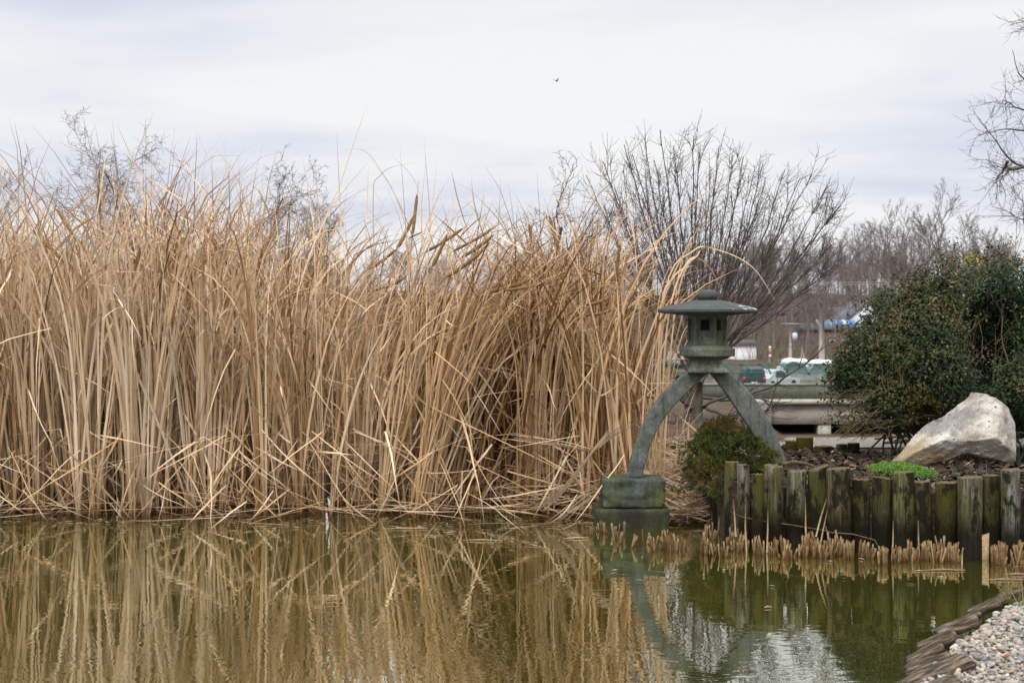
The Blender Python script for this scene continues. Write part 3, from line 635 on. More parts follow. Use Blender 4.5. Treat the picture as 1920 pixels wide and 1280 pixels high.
for k,(a,b,tp,dy) in enumerate(LOGS):
    px=1320+(a+b)/2/3.2; py=780+tp/3.2
    Y=float(np.interp(px,[p for p,_ in FRONT],FY))+dy; r=(b-a)/3.2/2/F*Y*1.0; ztop=HC-(py-YH)/F*(Y-r*.2)
    o=logmesh(r,ztop+.35,k*1.7,.95,.35 if k==6 else R.uniform(-.08,.08)).build('log_post',M['log'])
    if k==6: o.rotation_euler=(0,0,0)
    o.location=((px-CX)/F*Y,Y,-.35); o.rotation_euler=(rad(R.gauss(0,1)),rad(R.gauss(0,.8)),0); o.color=(*LC[k],1)
    tag(o,LL[k],'log post','log posts of the front wall')
# second rank filling the gaps behind and the back wall
BL=[(470,548,170),(487,560,146),(552,655,125),(665,774,178),(795,860,166),(862,935,160),(310,372,142),(250,310,136)]
BLL=['low dark log post of the back wall beside the lantern leg','square-topped dark log post of the back wall','tallest dark log post of the back wall right of the lantern leg','low dark log post standing alone in the back wall','low log post of the back wall under the shrub twigs','rightmost log post of the back wall under the shrub','dark log post of the back wall left of the lantern leg','dark log post of the back wall behind the juniper']
for k,(a,b,tp) in enumerate(BL):
    px=1320+(a+b)/2/3.2; py=780+tp/3.2; Y=13.15 if k!=1 else 13.0; r=(b-a)/3.2/2/F*Y
    o=logmesh(r,HC-(py-YH)/F*Y+.2,50+k,.95,0).build('log_post',M['log']); o.location=((px-CX)/F*Y,Y,-.2); o.color=(.04,.032,.02,1)
    tag(o,BLL[k],'log post','log posts of the back wall')
# low dark timber left of the juniper
m=MB(); tube(m,[P(1248,842,13.0),P(1300,840,13.0),P(1352,838,13.0)],[.075,.08,.075],12); tag(m.build('fallen_log',M['log'],org=P(1300,850,13.0)),'dark log lying on the bank left of the juniper','log').color=(.05,.05,.03,1)
# vine, twigs, split sticks
m=MB(); V=[(1368,958,10.3),(1390,968,10.24),(1420,975,10.2),(1480,983,10.18),(1540,993,10.1),(1560,998,10.02),(1600,1001,9.98),(1640,1012,9.93),(1648,1026,9.92),(1660,1040,9.9)]
tube(m,[P(*q) for q in V],.0045,5); tag(m.build('vine_stem',M['shrubtwig'],org=P(*V[0])),'thin pale vine stem sagging along the foot of the log wall','vine')
m=MB(); tube(m,[P(1466,870,10.25),P(1490,866,10.3),P(1512,869,10.4),P(1530,876,10.5)],[.014,.015,.012,.006],8); tag(m.build('fallen_stick',M['shrubtwig'],org=P(1490,868,10.3)),'brown stick lying across the tops of the log posts','stick')
for k,(q,l) in enumerate((([(1640,822,13.0),(1690,816,12.9),(1738,822,12.8)],'longer pale split stick lying left of the boulder'),([(1655,830,12.8),(1700,826,12.7),(1722,824,12.6)],'shorter pale split stick lying left of the boulder'))):
    m=MB(); tube(m,[P(*a) for a in q],[.012,.02,.012],7,np.array((.9,.5,.5,1))); tag(m.build('split_stick',M['reed'],org=P(*q[0])),l,'stick')

# ------------------------------------------------------------------ cut reed stubs
def stubcol(b,z,r):
    k=min(1,max(0,(z+.005)/.035)); return .74*(b*k+np.array((.15,.045,.015))*(1-k))*r.uniform(.8,1.15)
def stubmesh(seed):
    r=random.Random(seed); m=MB(); k=r.choice((1,2,2,3,4))
    for j in range(k):
        h=r.choice((r.uniform(.03,.08),r.uniform(.08,.13),r.uniform(.10,.17))); w0=r.uniform(.005,.0135); x=(j-(k-1)/2)*w0*1.7+r.uniform(-.004,.004); y=r.uniform(-.008,.008); lx=r.gauss(0,.022); n=6
        t=np.arange(8)/8*2*np.pi; V=[]; C=[]; base_=np.array(r.choice(((.42,.265,.115),(.31,.185,.075),(.47,.33,.16),(.18,.11,.05),(.36,.26,.14))))
        for i,z in enumerate(np.linspace(-.08,h,n)):
            f=(z+.08)/(h+.08)
            for a in t:
                zz=z+(r.uniform(-.014,.012) if i==n-1 else 0)
                V.append((x+lx*f+w0*(1-.12*f)*math.cos(a),y+w0*.6*math.sin(a),zz)); C.append((*stubcol(base_,z,r),1))
        V.append((x+lx,y,h-.02)); C.append((.10,.055,.03,1))
        i=np.arange(n-1)[:,None]*8; jj=np.arange(8)[None]; kk=(jj+1)%8; b=(n-1)*8; q=np.arange(8)
        m.add(V,[np.stack([i+jj,i+kk,i+8+kk,i+8+jj],-1).reshape(-1,4),np.stack([b+q,b+(q+1)%8,np.full(8,b+8)],1)],np.array(C))
    o=m.build('reed_stub',M['stub']); me=o.data; bpy.data.objects.remove(o); return me
SM=[stubmesh(100+i) for i in range(14)]
SP=[]
for x,y in ((1108,1004),(1118,996),(1132,999),(1147,1001),(1155,1010),(1158,1018),(1172,1003),(1183,1027),(1190,1016),(1206,1021),(1212,1020),(1226,1034),(1234,1030),(1244,1030),(1252,1032),(1258,1034),(1266,1034),(1274,1033),(1282,1030),(1246,1018),(1320,1039),(1326,1040),(1338,1042),(1344,1036),(1352,1044),(1359,1044),(1331,1010),(1340,1012),(1349,1000),(1322,1003),(1335,988),(1345,985)): SP.append((x,y,0))
for n,x0,x1,y in ((11,1363,1402,1033),(6,1408,1455,1039),(8,1457,1488,1045),(6,1494,1520,1043),(8,1526,1556,1044),(6,1560,1580,1040),(4,1583,1598,1047),(7,1612,1638,1046),(5,1646,1664,1058),(4,1672,1690,1054),(7,1694,1722,1051),(4,1730,1742,1049),(8,1750,1772,1053),(4,1782,1796,1053),(7,1864,1885,1056),(5,1900,1925,1058),(4,1880,1930,1066)):
    for i in range(n): SP.append((x0+(x1-x0)*(i+R.random())/n,y+R.uniform(-4,3),1))
for x,y,g in SP:
    Y=HC*F/(y-YH); o=bpy.data.objects.new('reed_stub',R.choice(SM)); COL.objects.link(o); s=R.uniform(.7,1.15)
    o.location=((x-CX)/F*Y,Y,0.); o.rotation_euler=(rad(R.gauss(0,5)),rad(R.gauss(0,7)),R.uniform(-.9,.9)); o.scale=(s*.95,s,s*R.uniform(.65,1.1))
    tag(o,'short cut tan reed stub in the water at the foot of the log wall' if g else 'short cut tan reed stub in the water around the mossy slab','reed stub','cut reed stubs along the log wall' if g else 'cut reed stubs by the mossy slab')
# the wide wedge stub and tall thin sticks
m=MB(); prism(m,[((1837-CX)/F*9.78,HC-(1062-YH)/F*9.78-.08),((1852-CX)/F*9.78,HC-(1062-YH)/F*9.78-.08),((1853-CX)/F*9.78,.185),((1847-CX)/F*9.78,.172),((1836-CX)/F*9.78,.168)],9.76,9.80,np.array((.46,.32,.18,1)))
tag(m.build('reed_stub',M['stub'],org=P(1844,1060,9.78)),'widest wedge shaped cut reed stub, standing alone before the dark log','reed stub','wide stubs')
for k,(x0,y0,x1,y1,Y,l) in enumerate(((1725,1050,1722,975,9.85,'tall thin pale stick rising from the stubs below the green log'),(1803,1062,1805,1032,9.6,'short grey stick standing in the water left of the wedge stub'),(1512,1030,1510,930,10.0,'tall thin brown stick before the slant-topped log'),(1535,1035,1552,955,9.95,'leaning pale reed stick before the tall brown log'),(1530,1000,1550,935,10.0,'steep leaning stick between slant-topped and brown logs'),(1672,1055,1675,975,9.75,'thin upright stick before the green log'),(1400,1030,1398,945,10.1,'thin dark stick before the lichened log'),(1438,1030,1440,955,10.05,'thin pale stick before the wide olive log'),(1380,1000,1375,935,10.2,'thin tan stick at the juniper end of the log wall'),(1560,1040,1548,985,9.9,'thin brown stick before the tall brown log'))):
    m=MB(); tube(m,[P(x0,y0+6,Y),P((x0+x1)/2+R.uniform(-2,2),(y0+y1)/2,Y+.01),P(x1,y1,Y+.03)],[.0065,.006,.004],5,np.array((.42,.30,.18,1))); tag(m.build('reed_stick',M['stub'],org=P(x0,y0,Y)),l,'stick')
# floating bits
for k,(x,y,l,a,lab) in enumerate(((1770,1070,.28,.02,'flat brown reed piece floating left of the grass tuft'),(1905,1078,.16,.1,'pale floating scrap at the right edge of the water'),(1885,1088,.22,-.05,'longer pinkish reed piece floating near the grass tuft'),(1440,1140,.05,.3,'tiny white fleck floating under the log reflections'),(905,1014,.3,-.1,'brown reed piece floating before the reed bed'),(760,992,.35,.08,'long flat reed piece floating at the reed edge'),(1080,1010,.2,.2,'short reed piece floating left of the mossy slab'))):
    Y=HC*F/(y-YH); m=MB(); c=np.array(((x-CX)/F*Y,Y,.006)); tube(m,[c-np.array((math.cos(a),math.sin(a),0))*l/2,c+np.array((0,.012,.002)),c+np.array((math.cos(a),math.sin(a),0))*l/2],[.002,.007,.003],6,np.array((.30,.21,.13,1))*(1+.1*k)); tag(flat(m.build('floating_reed',M['stub'],org=c)),lab,'floating reed')

m=MB()
for k in range(420):
    if R.random()<.93: px=R.uniform(-100,1120); Y=front(px)-abs(R.gauss(0,.28))-.02
    else: px=R.uniform(1100,1915); Y=HC*F/(R.uniform(1040,1100)-YH)
    X=(px-CX)/F*Y; a=R.gauss(0,.7); l=R.uniform(.008,.05); w_=R.uniform(.002,.006); u=np.array((math.cos(a),math.sin(a),0))*l; v=np.array((-math.sin(a),math.cos(a),0))*w_; c=np.array((X,Y,.004+R.random()*.004))
    m.add([c-u,c-v,c+u,c+v,c+np.array((0,0,.004))],np.array([(0,1,4),(1,2,4),(2,3,4),(3,0,4)]),np.array(R.choice(((.30,.21,.12),(.16,.10,.055),(.42,.34,.24),(.10,.08,.05))))*R.uniform(.7,1.1))
tag(m.build('floating_debris',M['chip']),'small bits of broken reed and scum floating along the waterline','debris',kind='stuff')
# ------------------------------------------------------------------ boulder
OUT=[(452,1192),(520,1128),(560,1080),(600,1032),(640,996),(680,966),(722,952),(762,938),(800,905),(838,872),(872,845),(910,824),(940,842),(972,848),(1005,868),(1025,888),(1040,920),(1052,955),(1066,1000),(1072,1045),(1068,1100),(1062,1140),(1040,1172),(1015,1192),(990,1196),(965,1172),(920,1156),(870,1150),(820,1146),(780,1160),(740,1184),(690,1205),(640,1214),(560,1210),(500,1204)]
YB=11.2; m=MB(); op=np.array([(1678,869),(1700,848),(1727,819),(1744,804),(1765,790),(1785,781),(1800,769),(1815,757),(1834,746),(1846,737),(1851,739),(1857,743),(1865,744),(1877,753),(1891,765),(1895,778),(1902,792),(1903,810),(1905,832),(1903,862),(1894,873),(1886,868),(1866,864),(1845,860),(1828,855),(1814,851),(1800,854),(1782,862),(1766,870),(1750,876),(1720,877),(1690,875)],float); ox=(op[:,0]-CX)/F*YB; oz=HC-(op[:,1]-YH)/F*YB
# resample
d=np.r_[0,np.cumsum(np.hypot(np.diff(np.r_[ox,ox[0]]),np.diff(np.r_[oz,oz[0]])))]; uu=np.linspace(0,d[-1],181)[:-1]
rx=np.interp(uu,d,np.r_[ox,ox[0]]); rz=np.interp(uu,d,np.r_[oz,oz[0]]); cxb,czb=rx.mean()+.06,rz.mean()+.02
pxs=rx/YB*F+CX; pys=YH+(HC-rz)/YB*F; cpx,cpy=(cxb/YB*F+CX),(YH+(HC-czb)/YB*F); U=YB/F
def frontface(px,py):
    """convex facets of the front: each a plane, the nearest one wins"""
    tl=((1845-px)*.574-(py-752)*.819)     # distance past the upper left arris
    f=[-(py-800)*.62, -16.+(py-826)*.55+(1790-px)*.10, tl*1.7+8., (px-1872)*1.3+(800-py)*.45, -10+(py-836)*.9+(px-1800)*.16, (745-py)*2.2+40]
    f=np.array(f)*U; k=.0035; mx=f.max(); return mx+k*math.log(np.exp((f-mx)/k).sum())
rings=[]; prof=[('f',q) for q in np.r_[np.linspace(0,.92,38),.95,.975,.99]]+[('e',1.)]+[('b',q) for q in (.985,.93,.82,.65,.4,0.)]
for ty_,q in prof:
    for a,b_ in zip(pxs,pys):
        px=cpx+(a-cpx)*q; py=cpy+(b_-cpy)*q
        y=frontface(px,py)
        if ty_=='f': y=y+.05*max(0.,(q-.86)/.14)**2
        elif ty_=='e': y=y+.075
        else: y=y+.075+.36*(1-q)**.55
        yk=y if ty_!='b' else 0.; X=(px-CX)/F*(YB+yk); Z=HC-(py-YH)/F*(YB+yk)
        v=np.array((X,YB+y-.02,Z)); n=.009*fbm(v,6,5,4.)-.020*abs(fbm(v,5.3,5,9.))+.007*fbm(v,24,4,2.)
        dv=np.array((.15*(X-cxb),-1. if ty_!='b' else 1.,.25)); rings.append(v-dv*n*(1 if ty_!='e' else .5)*-1)
nb=180; V=np.array(rings); i=np.arange(len(prof)-1)[:,None]*nb; j=np.arange(nb)[None]; k=(j+1)%nb
m.add(V,np.stack([i+j,i+k,i+nb+k,i+nb+j],-1).reshape(-1,4)); tag(m.build('boulder',M['boulder'],org=(cxb,YB,.42)),'large pale grey boulder with a slanting top in the raised bed','boulder')

# ------------------------------------------------------------------ foliage helpers
def leaves(mb,C,Nn,size,cols,asp=.5,fold=.25):
    """small folded leaves: 6 points each (base, two sides twice, tip)"""
    B=len(C); a=RN.normal(0,1,(B,3)); a/=np.linalg.norm(a,axis=1,keepdims=True)
    n=Nn*.9+RN.normal(0,.55,(B,3)); n/=np.linalg.norm(n,axis=1,keepdims=True)
    u=a-(a*n).sum(1,keepdims=True)*n; u/=np.linalg.norm(u,axis=1,keepdims=True)+1e-9
    v=np.cross(n,u); s=size[:,None]; w=s*asp*.5; f=w*fold*2
    V=np.stack([C-u*s*.5, C-u*s*.12-v*w+n*f, C-u*s*.1, C-u*s*.12+v*w+n*f, C+u*s*.28-v*w*.7+n*f*.6, C+u*s*.28+v*w*.7+n*f*.6, C+u*s*.55],1)
    i=np.arange(B)[:,None]*7
    tri=np.concatenate([i+np.array([[0,2,1]]),i+np.array([[0,3,2]]),i+np.array([[4,2,6]]),i+np.array([[2,5,6]])]); qd=np.concatenate([i+np.array([[1,2,4,4]])[:,:3],i+np.array([[2,3,5]])])
    mb.add(V.reshape(-1,3),[tri,qd],np.repeat(cols,7,axis=0))
def shrub_points(blobs,n,lo=.72,seed=1.,gap=-.12,freq=3.2,zmin=.45,keep=None,disp=.16):
    P_,N_=[],[]
    wts=np.array([b[3]*b[5]*.5+b[3]*b[4] for b in blobs]); wts/=wts.sum(); tries=0
    while len(P_)<n and tries<n*12:
        tries+=1
        b=blobs[RN.choice(len(blobs),p=wts)]; d=RN.normal(0,1,3); d/=np.linalg.norm(d); r=lo+(1.06-lo)*RN.random()**.6
        c=np.array(b[:3])+d*r*np.array(b[3:6])
        if c[2]<zmin: continue
        if keep is not None and not keep(c): continue
        ins=False
        for q in blobs:
            if q is b: continue
            if (((c-np.array(q[:3]))/np.array(q[3:6]))**2).sum()<.42: ins=True; break
        if ins: continue
        g=fbm(c,freq,3,seed)
        if g<gap and RN.random()<.88: continue
        P_.append(c+d*(disp*fbm(c,4.5,3,seed)+disp*.3*RN.random()**3)); N_.append(d+np.array((0,0,.5)))
    return np.array(P_),np.array(N_)
def palette(C,stops,freq,seed):
    out=[]
    for c in C:
        g=.46+.5*fbm(c,freq,3,seed)*1.1+RN.normal(0,.15); g=min(.999,max(0,g)); k=0
        for p,col in stops:
            if g<=p: out.append(np.array(col)*RN.uniform(.55,1.1)); break
    return np.array(out)
def px_of(c): return CX+c[0]/c[1]*F, YH+(HC-c[2])/c[1]*F
# big rear evergreen, dark glossy
def eb(px,py,Y,rx,ry,rz): p=P(px,py,Y); return (p[0],p[1],p[2],rx/F*Y,ry,rz/F*Y)
rear=[eb(1838,556,13.2,70,.40,76),eb(1900,570,13.2,85,.5,80),eb(1770,560,13.4,60,.35,45),eb(1975,590,13.0,95,.55,90),eb(1960,690,12.8,100,.5,110),eb(2060,660,13,100,.6,130),eb(1915,740,12.8,75,.35,80)]
hole=lambda c:(lambda q:((q[0]-1854)/50)**2+((q[1]-632)/92)**2>1+.8*fbm(c,6,3,21.) or c[1]>13.25)(px_of(c))
rear2=[eb(1850,590,13.6,85,.3,95),eb(1850,700,13.7,90,.3,90),eb(1930,620,13.7,80,.3,120)]
s1=thing('evergreen_shrub','tall dark green evergreen shrub with a hollow of bare stems behind the boulder','shrub',(P(1880,800,13)[0],13.0,.42))
m=MB()
A,Nn=shrub_points(rear,26000,.50,3.,-.30,2.6,.5,hole)
cols=palette(A,[(.30,(.010,.030,.006)),(.60,(.020,.052,.009)),(.80,(.036,.074,.012)),(.93,(.080,.092,.018)),(.985,(.17,.11,.04)),(1.,(.30,.21,.11))],2.2,4.)
leaves(m,A,Nn,RN.uniform(.016,.044,len(A)),cols)
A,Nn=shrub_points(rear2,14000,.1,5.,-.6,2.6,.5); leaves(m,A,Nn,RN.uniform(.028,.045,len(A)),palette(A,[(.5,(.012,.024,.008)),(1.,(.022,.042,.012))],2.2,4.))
# yellow new growth at the very top
T=np.array([P(1815+R.gauss(0,13),487+R.gauss(0,9),13.1)+np.array((0,R.gauss(0,.15),0)) for _ in range(110)]); leaves(m,T,np.tile((0,-.3,.8),(110,1)),RN.uniform(.02,.036,110),RN.uniform(.7,1.2,(110,1))*np.array((.32,.27,.03)))
m.build('foliage',M['leaf'],s1)
def limb(m,a,b,r0,r1,sag=.0,wob=.03,n=9,sides=5,seed=0):
    u=np.linspace(0,1,n)[:,None]; p=np.array(a)*(1-u)+np.array(b)*u
    p[:,2]+=sag*np.sin(u[:,0]*np.pi); L=np.linalg.norm(np.array(b)-np.array(a))
    w=np.cumsum(RN.normal(0,wob*L/n**.5,(n,3)),0); w-=u*w[-1]; p+=w
    tube(m,p,np.linspace(r0,r1,n),sides); return p
m=MB()
for k in range(10):
    a=P(1850+R.gauss(0,38),800,13.1+R.uniform(-.2,.3)); a[2]=.42; b=P(1850+R.gauss(0,70),560+R.uniform(-40,60),13.2+R.uniform(-.3,.35)); p=limb(m,a,b,R.uniform(.008,.017),.004,R.uniform(-.05,.05),.10,11)
    for q in range(3):
        c=p[R.randrange(4,10)]; limb(m,c,c+np.array((R.gauss(0,.14),R.gauss(-.05,.08),R.uniform(.12,.32))),.005,.002,0,.1,6,4)
for (x,y0,y1) in ((1803,600,506),(1815,590,510),(1798,570,525),(1783,585,535)): limb(m,P(x-2,y0,12.75),P(x+3,y1,12.7),.009,.005,0,.03,6)
m.build('branch',M['shrubtwig'],s1)
# front shrub: olive and bronze leaves
frontb=[eb(1645,700,12.3,66,.5,52),eb(1695,612,12.5,66,.5,64),eb(1745,568,12.6,58,.45,62),eb(1740,680,12.0,90,.5,90),eb(1632,650,12.5,46,.45,44),eb(1800,720,11.9,80,.4,70),eb(1680,740,12.1,70,.4,50),eb(1780,610,12.5,45,.4,80),eb(1870,740,12.0,70,.4,65),eb(1940,760,12.0,70,.4,60),eb(1590,715,12.4,35,.3,30)]
s2=thing('bronze_shrub','sprawling olive and bronze leaved shrub left of and behind the boulder','shrub',(P(1720,800,12.3)[0],12.3,.45))
m=MB(); A,Nn=shrub_points(frontb,30000,.52,7.,-.20,3.0,.55,hole)
cols=palette(A,[(.26,(.014,.036,.008)),(.44,(.034,.062,.012)),(.60,(.080,.096,.020)),(.76,(.115,.105,.026)),(.89,(.15,.10,.032)),(.97,(.19,.12,.05)),(.993,(.22,.085,.02)),(1.,(.32,.24,.15))],1.9,8.)
leaves(m,A,Nn,RN.uniform(.014,.040,len(A)),cols)
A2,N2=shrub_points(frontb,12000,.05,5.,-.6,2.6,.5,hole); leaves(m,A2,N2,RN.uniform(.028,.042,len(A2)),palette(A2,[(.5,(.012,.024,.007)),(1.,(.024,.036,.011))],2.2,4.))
# loose sprays at the left edge and low fringe
for (px,py,Y,n,sx,sy) in ((1575,695,12.3,240,14,16),(1560,750,12.2,90,12,6),(1572,780,12.2,120,16,9),(1600,790,12.1,120,20,8),(1625,800,12.0,160,22,10),(1640,560,12.5,90,8,14),(1655,548,12.5,60,6,10),(1600,640,12.4,120,10,16),(1690,820,12,60,18,6)):
    T=np.array([P(px+R.gauss(0,sx),py+R.gauss(0,sy),Y+R.gauss(0,.1)) for _ in range(n)]); cc=np.array((.03,.055,.018)) if R.random()<.7 else np.array((.09,.08,.03))
    leaves(m,T,np.tile((0,-.3,.7),(n,1)),RN.uniform(.02,.036,n),RN.uniform(.6,1.4,(n,1))*cc)
m.build('foliage',M['leaf'],s2)
m=MB(); root=np.array((P(1760,800,12.3)[0],12.3,.42))
for b in frontb:
    for q in range(7):
        d=RN.normal(0,1,3); d[1]=-abs(d[1]); d/=np.linalg.norm(d); e=np.array(b[:3])+d*np.array(b[3:6])*1.04
        if e[2]<.5: continue
        limb(m,root+RN.normal(0,.12,3)*np.array((1.6,1,0)),e,.010,.003,.10,.07,10)
# arching bare twigs sweeping down-left
for k in range(60):
    a=P(1760+R.gauss(0,40),770+R.gauss(0,18),12.0+R.uniform(-.2,.3)); b=P(1600+R.gauss(0,35),R.uniform(745,830),11.95+R.uniform(-.3,.3)); b[2]=max(b[2],.47)
    p=limb(m,a,b,R.uniform(.004,.008),.002,R.uniform(.02,.16),.06,12,4)
    for q in range(2):
        c=p[R.randrange(5,11)]; limb(m,c,c+np.array((R.uniform(-.22,.02),R.gauss(0,.05),R.uniform(-.06,.10))),.003,.0012,.02,.08,5,3)
for k in range(22):
    a=P(R.uniform(1600,1790),R.uniform(600,740),11.75+R.uniform(-.1,.2)); limb(m,a,a+np.array((R.gauss(0,.10),R.uniform(-.12,0),R.uniform(.10,.32))),.005,.002,0,.08,6,4)
# ragged leafy shoots past the outline
sh=MB()
for b in frontb+rear[:5]:
    for q in range(13):
        d=RN.normal(0,1,3); d[1]=-abs(d[1])*.5; d[2]=abs(d[2])*1.1; d/=np.linalg.norm(d); a=np.array(b[:3])+d*np.array(b[3:6])*.9
        if a[2]<.6 or not hole(a): continue
        e=a+d*R.uniform(.10,.26)+np.array((R.gauss(0,.05),R.gauss(0,.04),R.uniform(.02,.12))); p=limb(m,a,e,.004,.0015,0,.06,6,3)
        nl=R.randrange(8,20); T=np.array([p[R.randrange(1,6)]+RN.normal(0,.02,3) for _ in range(nl)]); cc=np.array(R.choice(((.02,.055,.01),(.035,.07,.012),(.06,.075,.018),(.11,.085,.025),(.18,.115,.05)))); leaves(sh,T,np.tile(d+np.array((0,0,.4)),(nl,1)),RN.uniform(.016,.044,nl),RN.uniform(.6,1.4,(nl,1))*cc)
sh.build('leafy_shoots',M['leaf'],s2)
tag(m.build('twigs',M['shrubtwig'],s2),kind='stuff')
# juniper by the lantern
jun=thing('juniper','low tufted green and brown juniper spilling over the end of the log wall','juniper',(P(1350,880,11.2)[0],11.4,.4))
jb=[eb(1345,835,11.6,42,.26,40),eb(1385,850,11.35,48,.24,34),eb(1425,862,11.2,30,.16,22),eb(1318,860,11.5,28,.22,32),eb(1340,885,11.25,36,.2,28),eb(1360,812,11.7,30,.2,18)]
jb2=[eb(1296,898,11.35,16,.1,11),eb(1330,902,11.2,18,.12,10),eb(1272,918,11.3,11,.08,7),eb(1318,918,11.1,11,.08,7),eb(1352,915,10.85,15,.08,20)]
m=MB()
A,Nn=shrub_points(jb+jb2,5600,.6,12.,-.02,8.,.05,None,.07)
cl=palette(A,[(.26,(.045,.060,.016)),(.50,(.085,.115,.022)),(.70,(.14,.16,.03)),(.84,(.19,.125,.045)),(1.,(.22,.12,.05))],3.5,15.)
cl=np.where((A[:,2]>.74)[:,None]&(RN.random(len(A))<.75)[:,None],cl*.5+np.array((.20,.10,.035))*.6,cl)
nn=10; B=len(A); ctr=np.repeat(A,nn,0); out=np.repeat(Nn,nn,0)+RN.normal(0,.55,(B*nn,3)); out/=np.linalg.norm(out,axis=1,keepdims=True); ln=RN.uniform(.018,.042,(B*nn,1))
sd=np.cross(out,RN.normal(0,1,(B*nn,3))); sd/=np.linalg.norm(sd,axis=1,keepdims=True)+1e-9; wv=.0032
Vv=np.stack([ctr-sd*wv*.5,ctr+sd*wv*.5,ctr+out*ln*.6+sd*wv*.6,ctr+out*ln,ctr+out*ln*.6-sd*wv*.6],1); i=np.arange(B*nn)[:,None]*5
m.add(Vv.reshape(-1,3),[i+np.array([[0,1,2,4]]),i+np.array([[4,2,3]])],np.repeat(np.repeat(cl,nn,0)*RN.uniform(.7,1.35,(B*nn,1)),5,0)); m.build('foliage',M['needle'],jun)
m=MB(); root=np.array((P(1370,880,11.3)[0],11.45,.38))
for b in jb+jb2:
    for q in range(4): limb(m,root+RN.normal(0,.04,3),np.array(b[:3])+RN.normal(0,.5,3)*np.array(b[3:6]),.012,.004,.04,.08,8)
m.build('branch',M['bark'],jun)
# bright green ground cover and blue-green grass tufts
m=MB(); T=[]
for k in range(9500):
    px=1692+R.gauss(0,27); py=R.gauss(0,1)
    Y=10.62+.30*R.uniform(-1,1); X=(px-CX)/F*10.6; w=1-((px-1692)/66)**2-((Y-10.62)/.33)**2
    if w<0: continue
    T.append((X,Y,float(bed_z(np.array(X),np.array(Y)))+.005+.042*w**.5*(1+.5*fbm((X*7,Y*7,3),1.,2))+R.random()*.03*(1+fbm((X*9,Y*9,0),1.,2))))
for k in range(420):
    px=1695+R.gauss(0,12); Y=11.6+R.gauss(0,.1); X=(px-CX)/F*Y; T.append((X,Y,float(bed_z(np.array(X),np.array(Y)))+R.random()*.05))
T=np.array(T); leaves(m,T,np.tile((0,-.2,.8),(len(T),1)),RN.uniform(.008,.016,len(T)),RN.uniform(.6,1.3,(len(T),1))*np.array((.14,.27,.035)),.6)
tag(m.build('ground_cover',M['grass']),'bright green low ground cover spreading in front of the boulder','ground cover',kind='stuff')
def tuft(name,base,n,h,col,lab,cat,spread=.5,group=None,wd_=.004):
    m=MB(); B=n; c=np.array(base)
    s=np.linspace(0,1,7); 
    for k in range(n):
        a=R.uniform(0,6.28); t=abs(R.gauss(0,spread)); L=h*R.uniform(.5,1.1); p=c+np.array((R.gauss(0,.012),R.gauss(0,.012),0)); pts=[p]
        for q in s[1:]: th=t*(.4+q*1.2); p=p+np.array((math.sin(th)*math.cos(a),math.sin(th)*math.sin(a),math.cos(th)))*L/6; pts.append(p)
        pts=np.array(pts); sd=np.array((math.cos(a+1.57+R.gauss(0,.5)),math.sin(a+1.57),0))*wd_; w=np.interp(s,[0,.5,1],[.8,1,.1])[:,None]
        V=np.stack([pts-sd*w/2,pts+sd*w/2],1).reshape(-1,3); i=np.arange(6)[:,None]*2; m.add(V,np.stack([i,i+1,i+3,i+2],-1).reshape(-1,4),np.array(col)*R.uniform(.6,1.3))
    return tag(m.build(name,M['grass'],org=base),lab,cat,group)
for k,(px,Y,n,h,lab) in enumerate(((1665,11.2,9,.26,'tall blue green grass tuft left of the boulder'),(1605,10.45,10,.17,'blue green grass tuft behind the tall brown log'),(1795,10.45,12,.17,'grass tuft under the hollow of the boulder'),(1845,10.3,10,.22,'grass tuft before the right end of the boulder'),(1855,10.2,7,.16,'short grass tuft above the pale knotted log'),(1912,11.3,14,.30,'grass tuft right of the boulder'),(1745,10.35,12,.12,'low grey green grass tuft right of the green ground cover'),(1590,11.6,6,.2,'thin grass tuft in the mulch below the shrub twigs'),(1742,12.0,4,.24,'upright grass blades behind the left slope of the boulder'),(1725,10.25,10,.10,'low grass tuft above the short worn log'))):
    X=(px-CX)/F*Y; tuft('grass_tuft',(X,Y,float(bed_z(np.array(X),np.array(Y)))),n,h,(.075,.125,.085),lab,'grass tuft',.45)

# ------------------------------------------------------------------ gravel bank with log edging, lower right
EDGE=[(1690,1330,.14),(1712,1290,.14),(1733,1262,.14),(1765,1232,.13),(1800,1200,.13),(1845,1168,.13),(1882,1142,.12),(1935,1122,.12),(2060,1095,.12)]
def G(px,py,z): Y=(HC-z)*F/(py-YH); return np.array(((px-CX)/F*Y,Y,z))
E=np.array([G(*q) for q in EDGE]); ty=np.linspace(E[0,1],E[-1,1],60); ex=np.interp(ty,E[:,1],E[:,0])
ss=np.linspace(0,1,24); BXg=np.array([[a+(3.9-a)*s for s in ss] for a in ex]); BYg=np.tile(ty[:,None],(1,24))
BZg=.115+.05*np.minimum(1,(BXg-ex[:,None])/.8)+.012*np.sin(BXg*7)*np.sin(BYg*6)
m=MB(); grid(m,BXg,BYg,BZg); n_=len(ty); m.add(np.vstack([np.c_[ex,ty,BZg[:,0]],np.c_[ex-.03,ty,np.full(n_,-.3)]]),np.stack([np.arange(n_-1),np.arange(1,n_),np.arange(1,n_)+n_,np.arange(n_-1)+n_],1)[:,::-1])
tag(m.build('gravel_ground',M['gravelbase']),'gravel covered bank at the lower right corner','bank',kind='structure')
bm=bmesh.new(); bmesh.ops.create_icosphere(bm,subdivisions=2,radius=1); bm.verts.index_update(); IV=np.array([v.co[:] for v in bm.verts]); IF=np.array([[v.index for v in f.verts] for f in bm.faces]); bm.free()
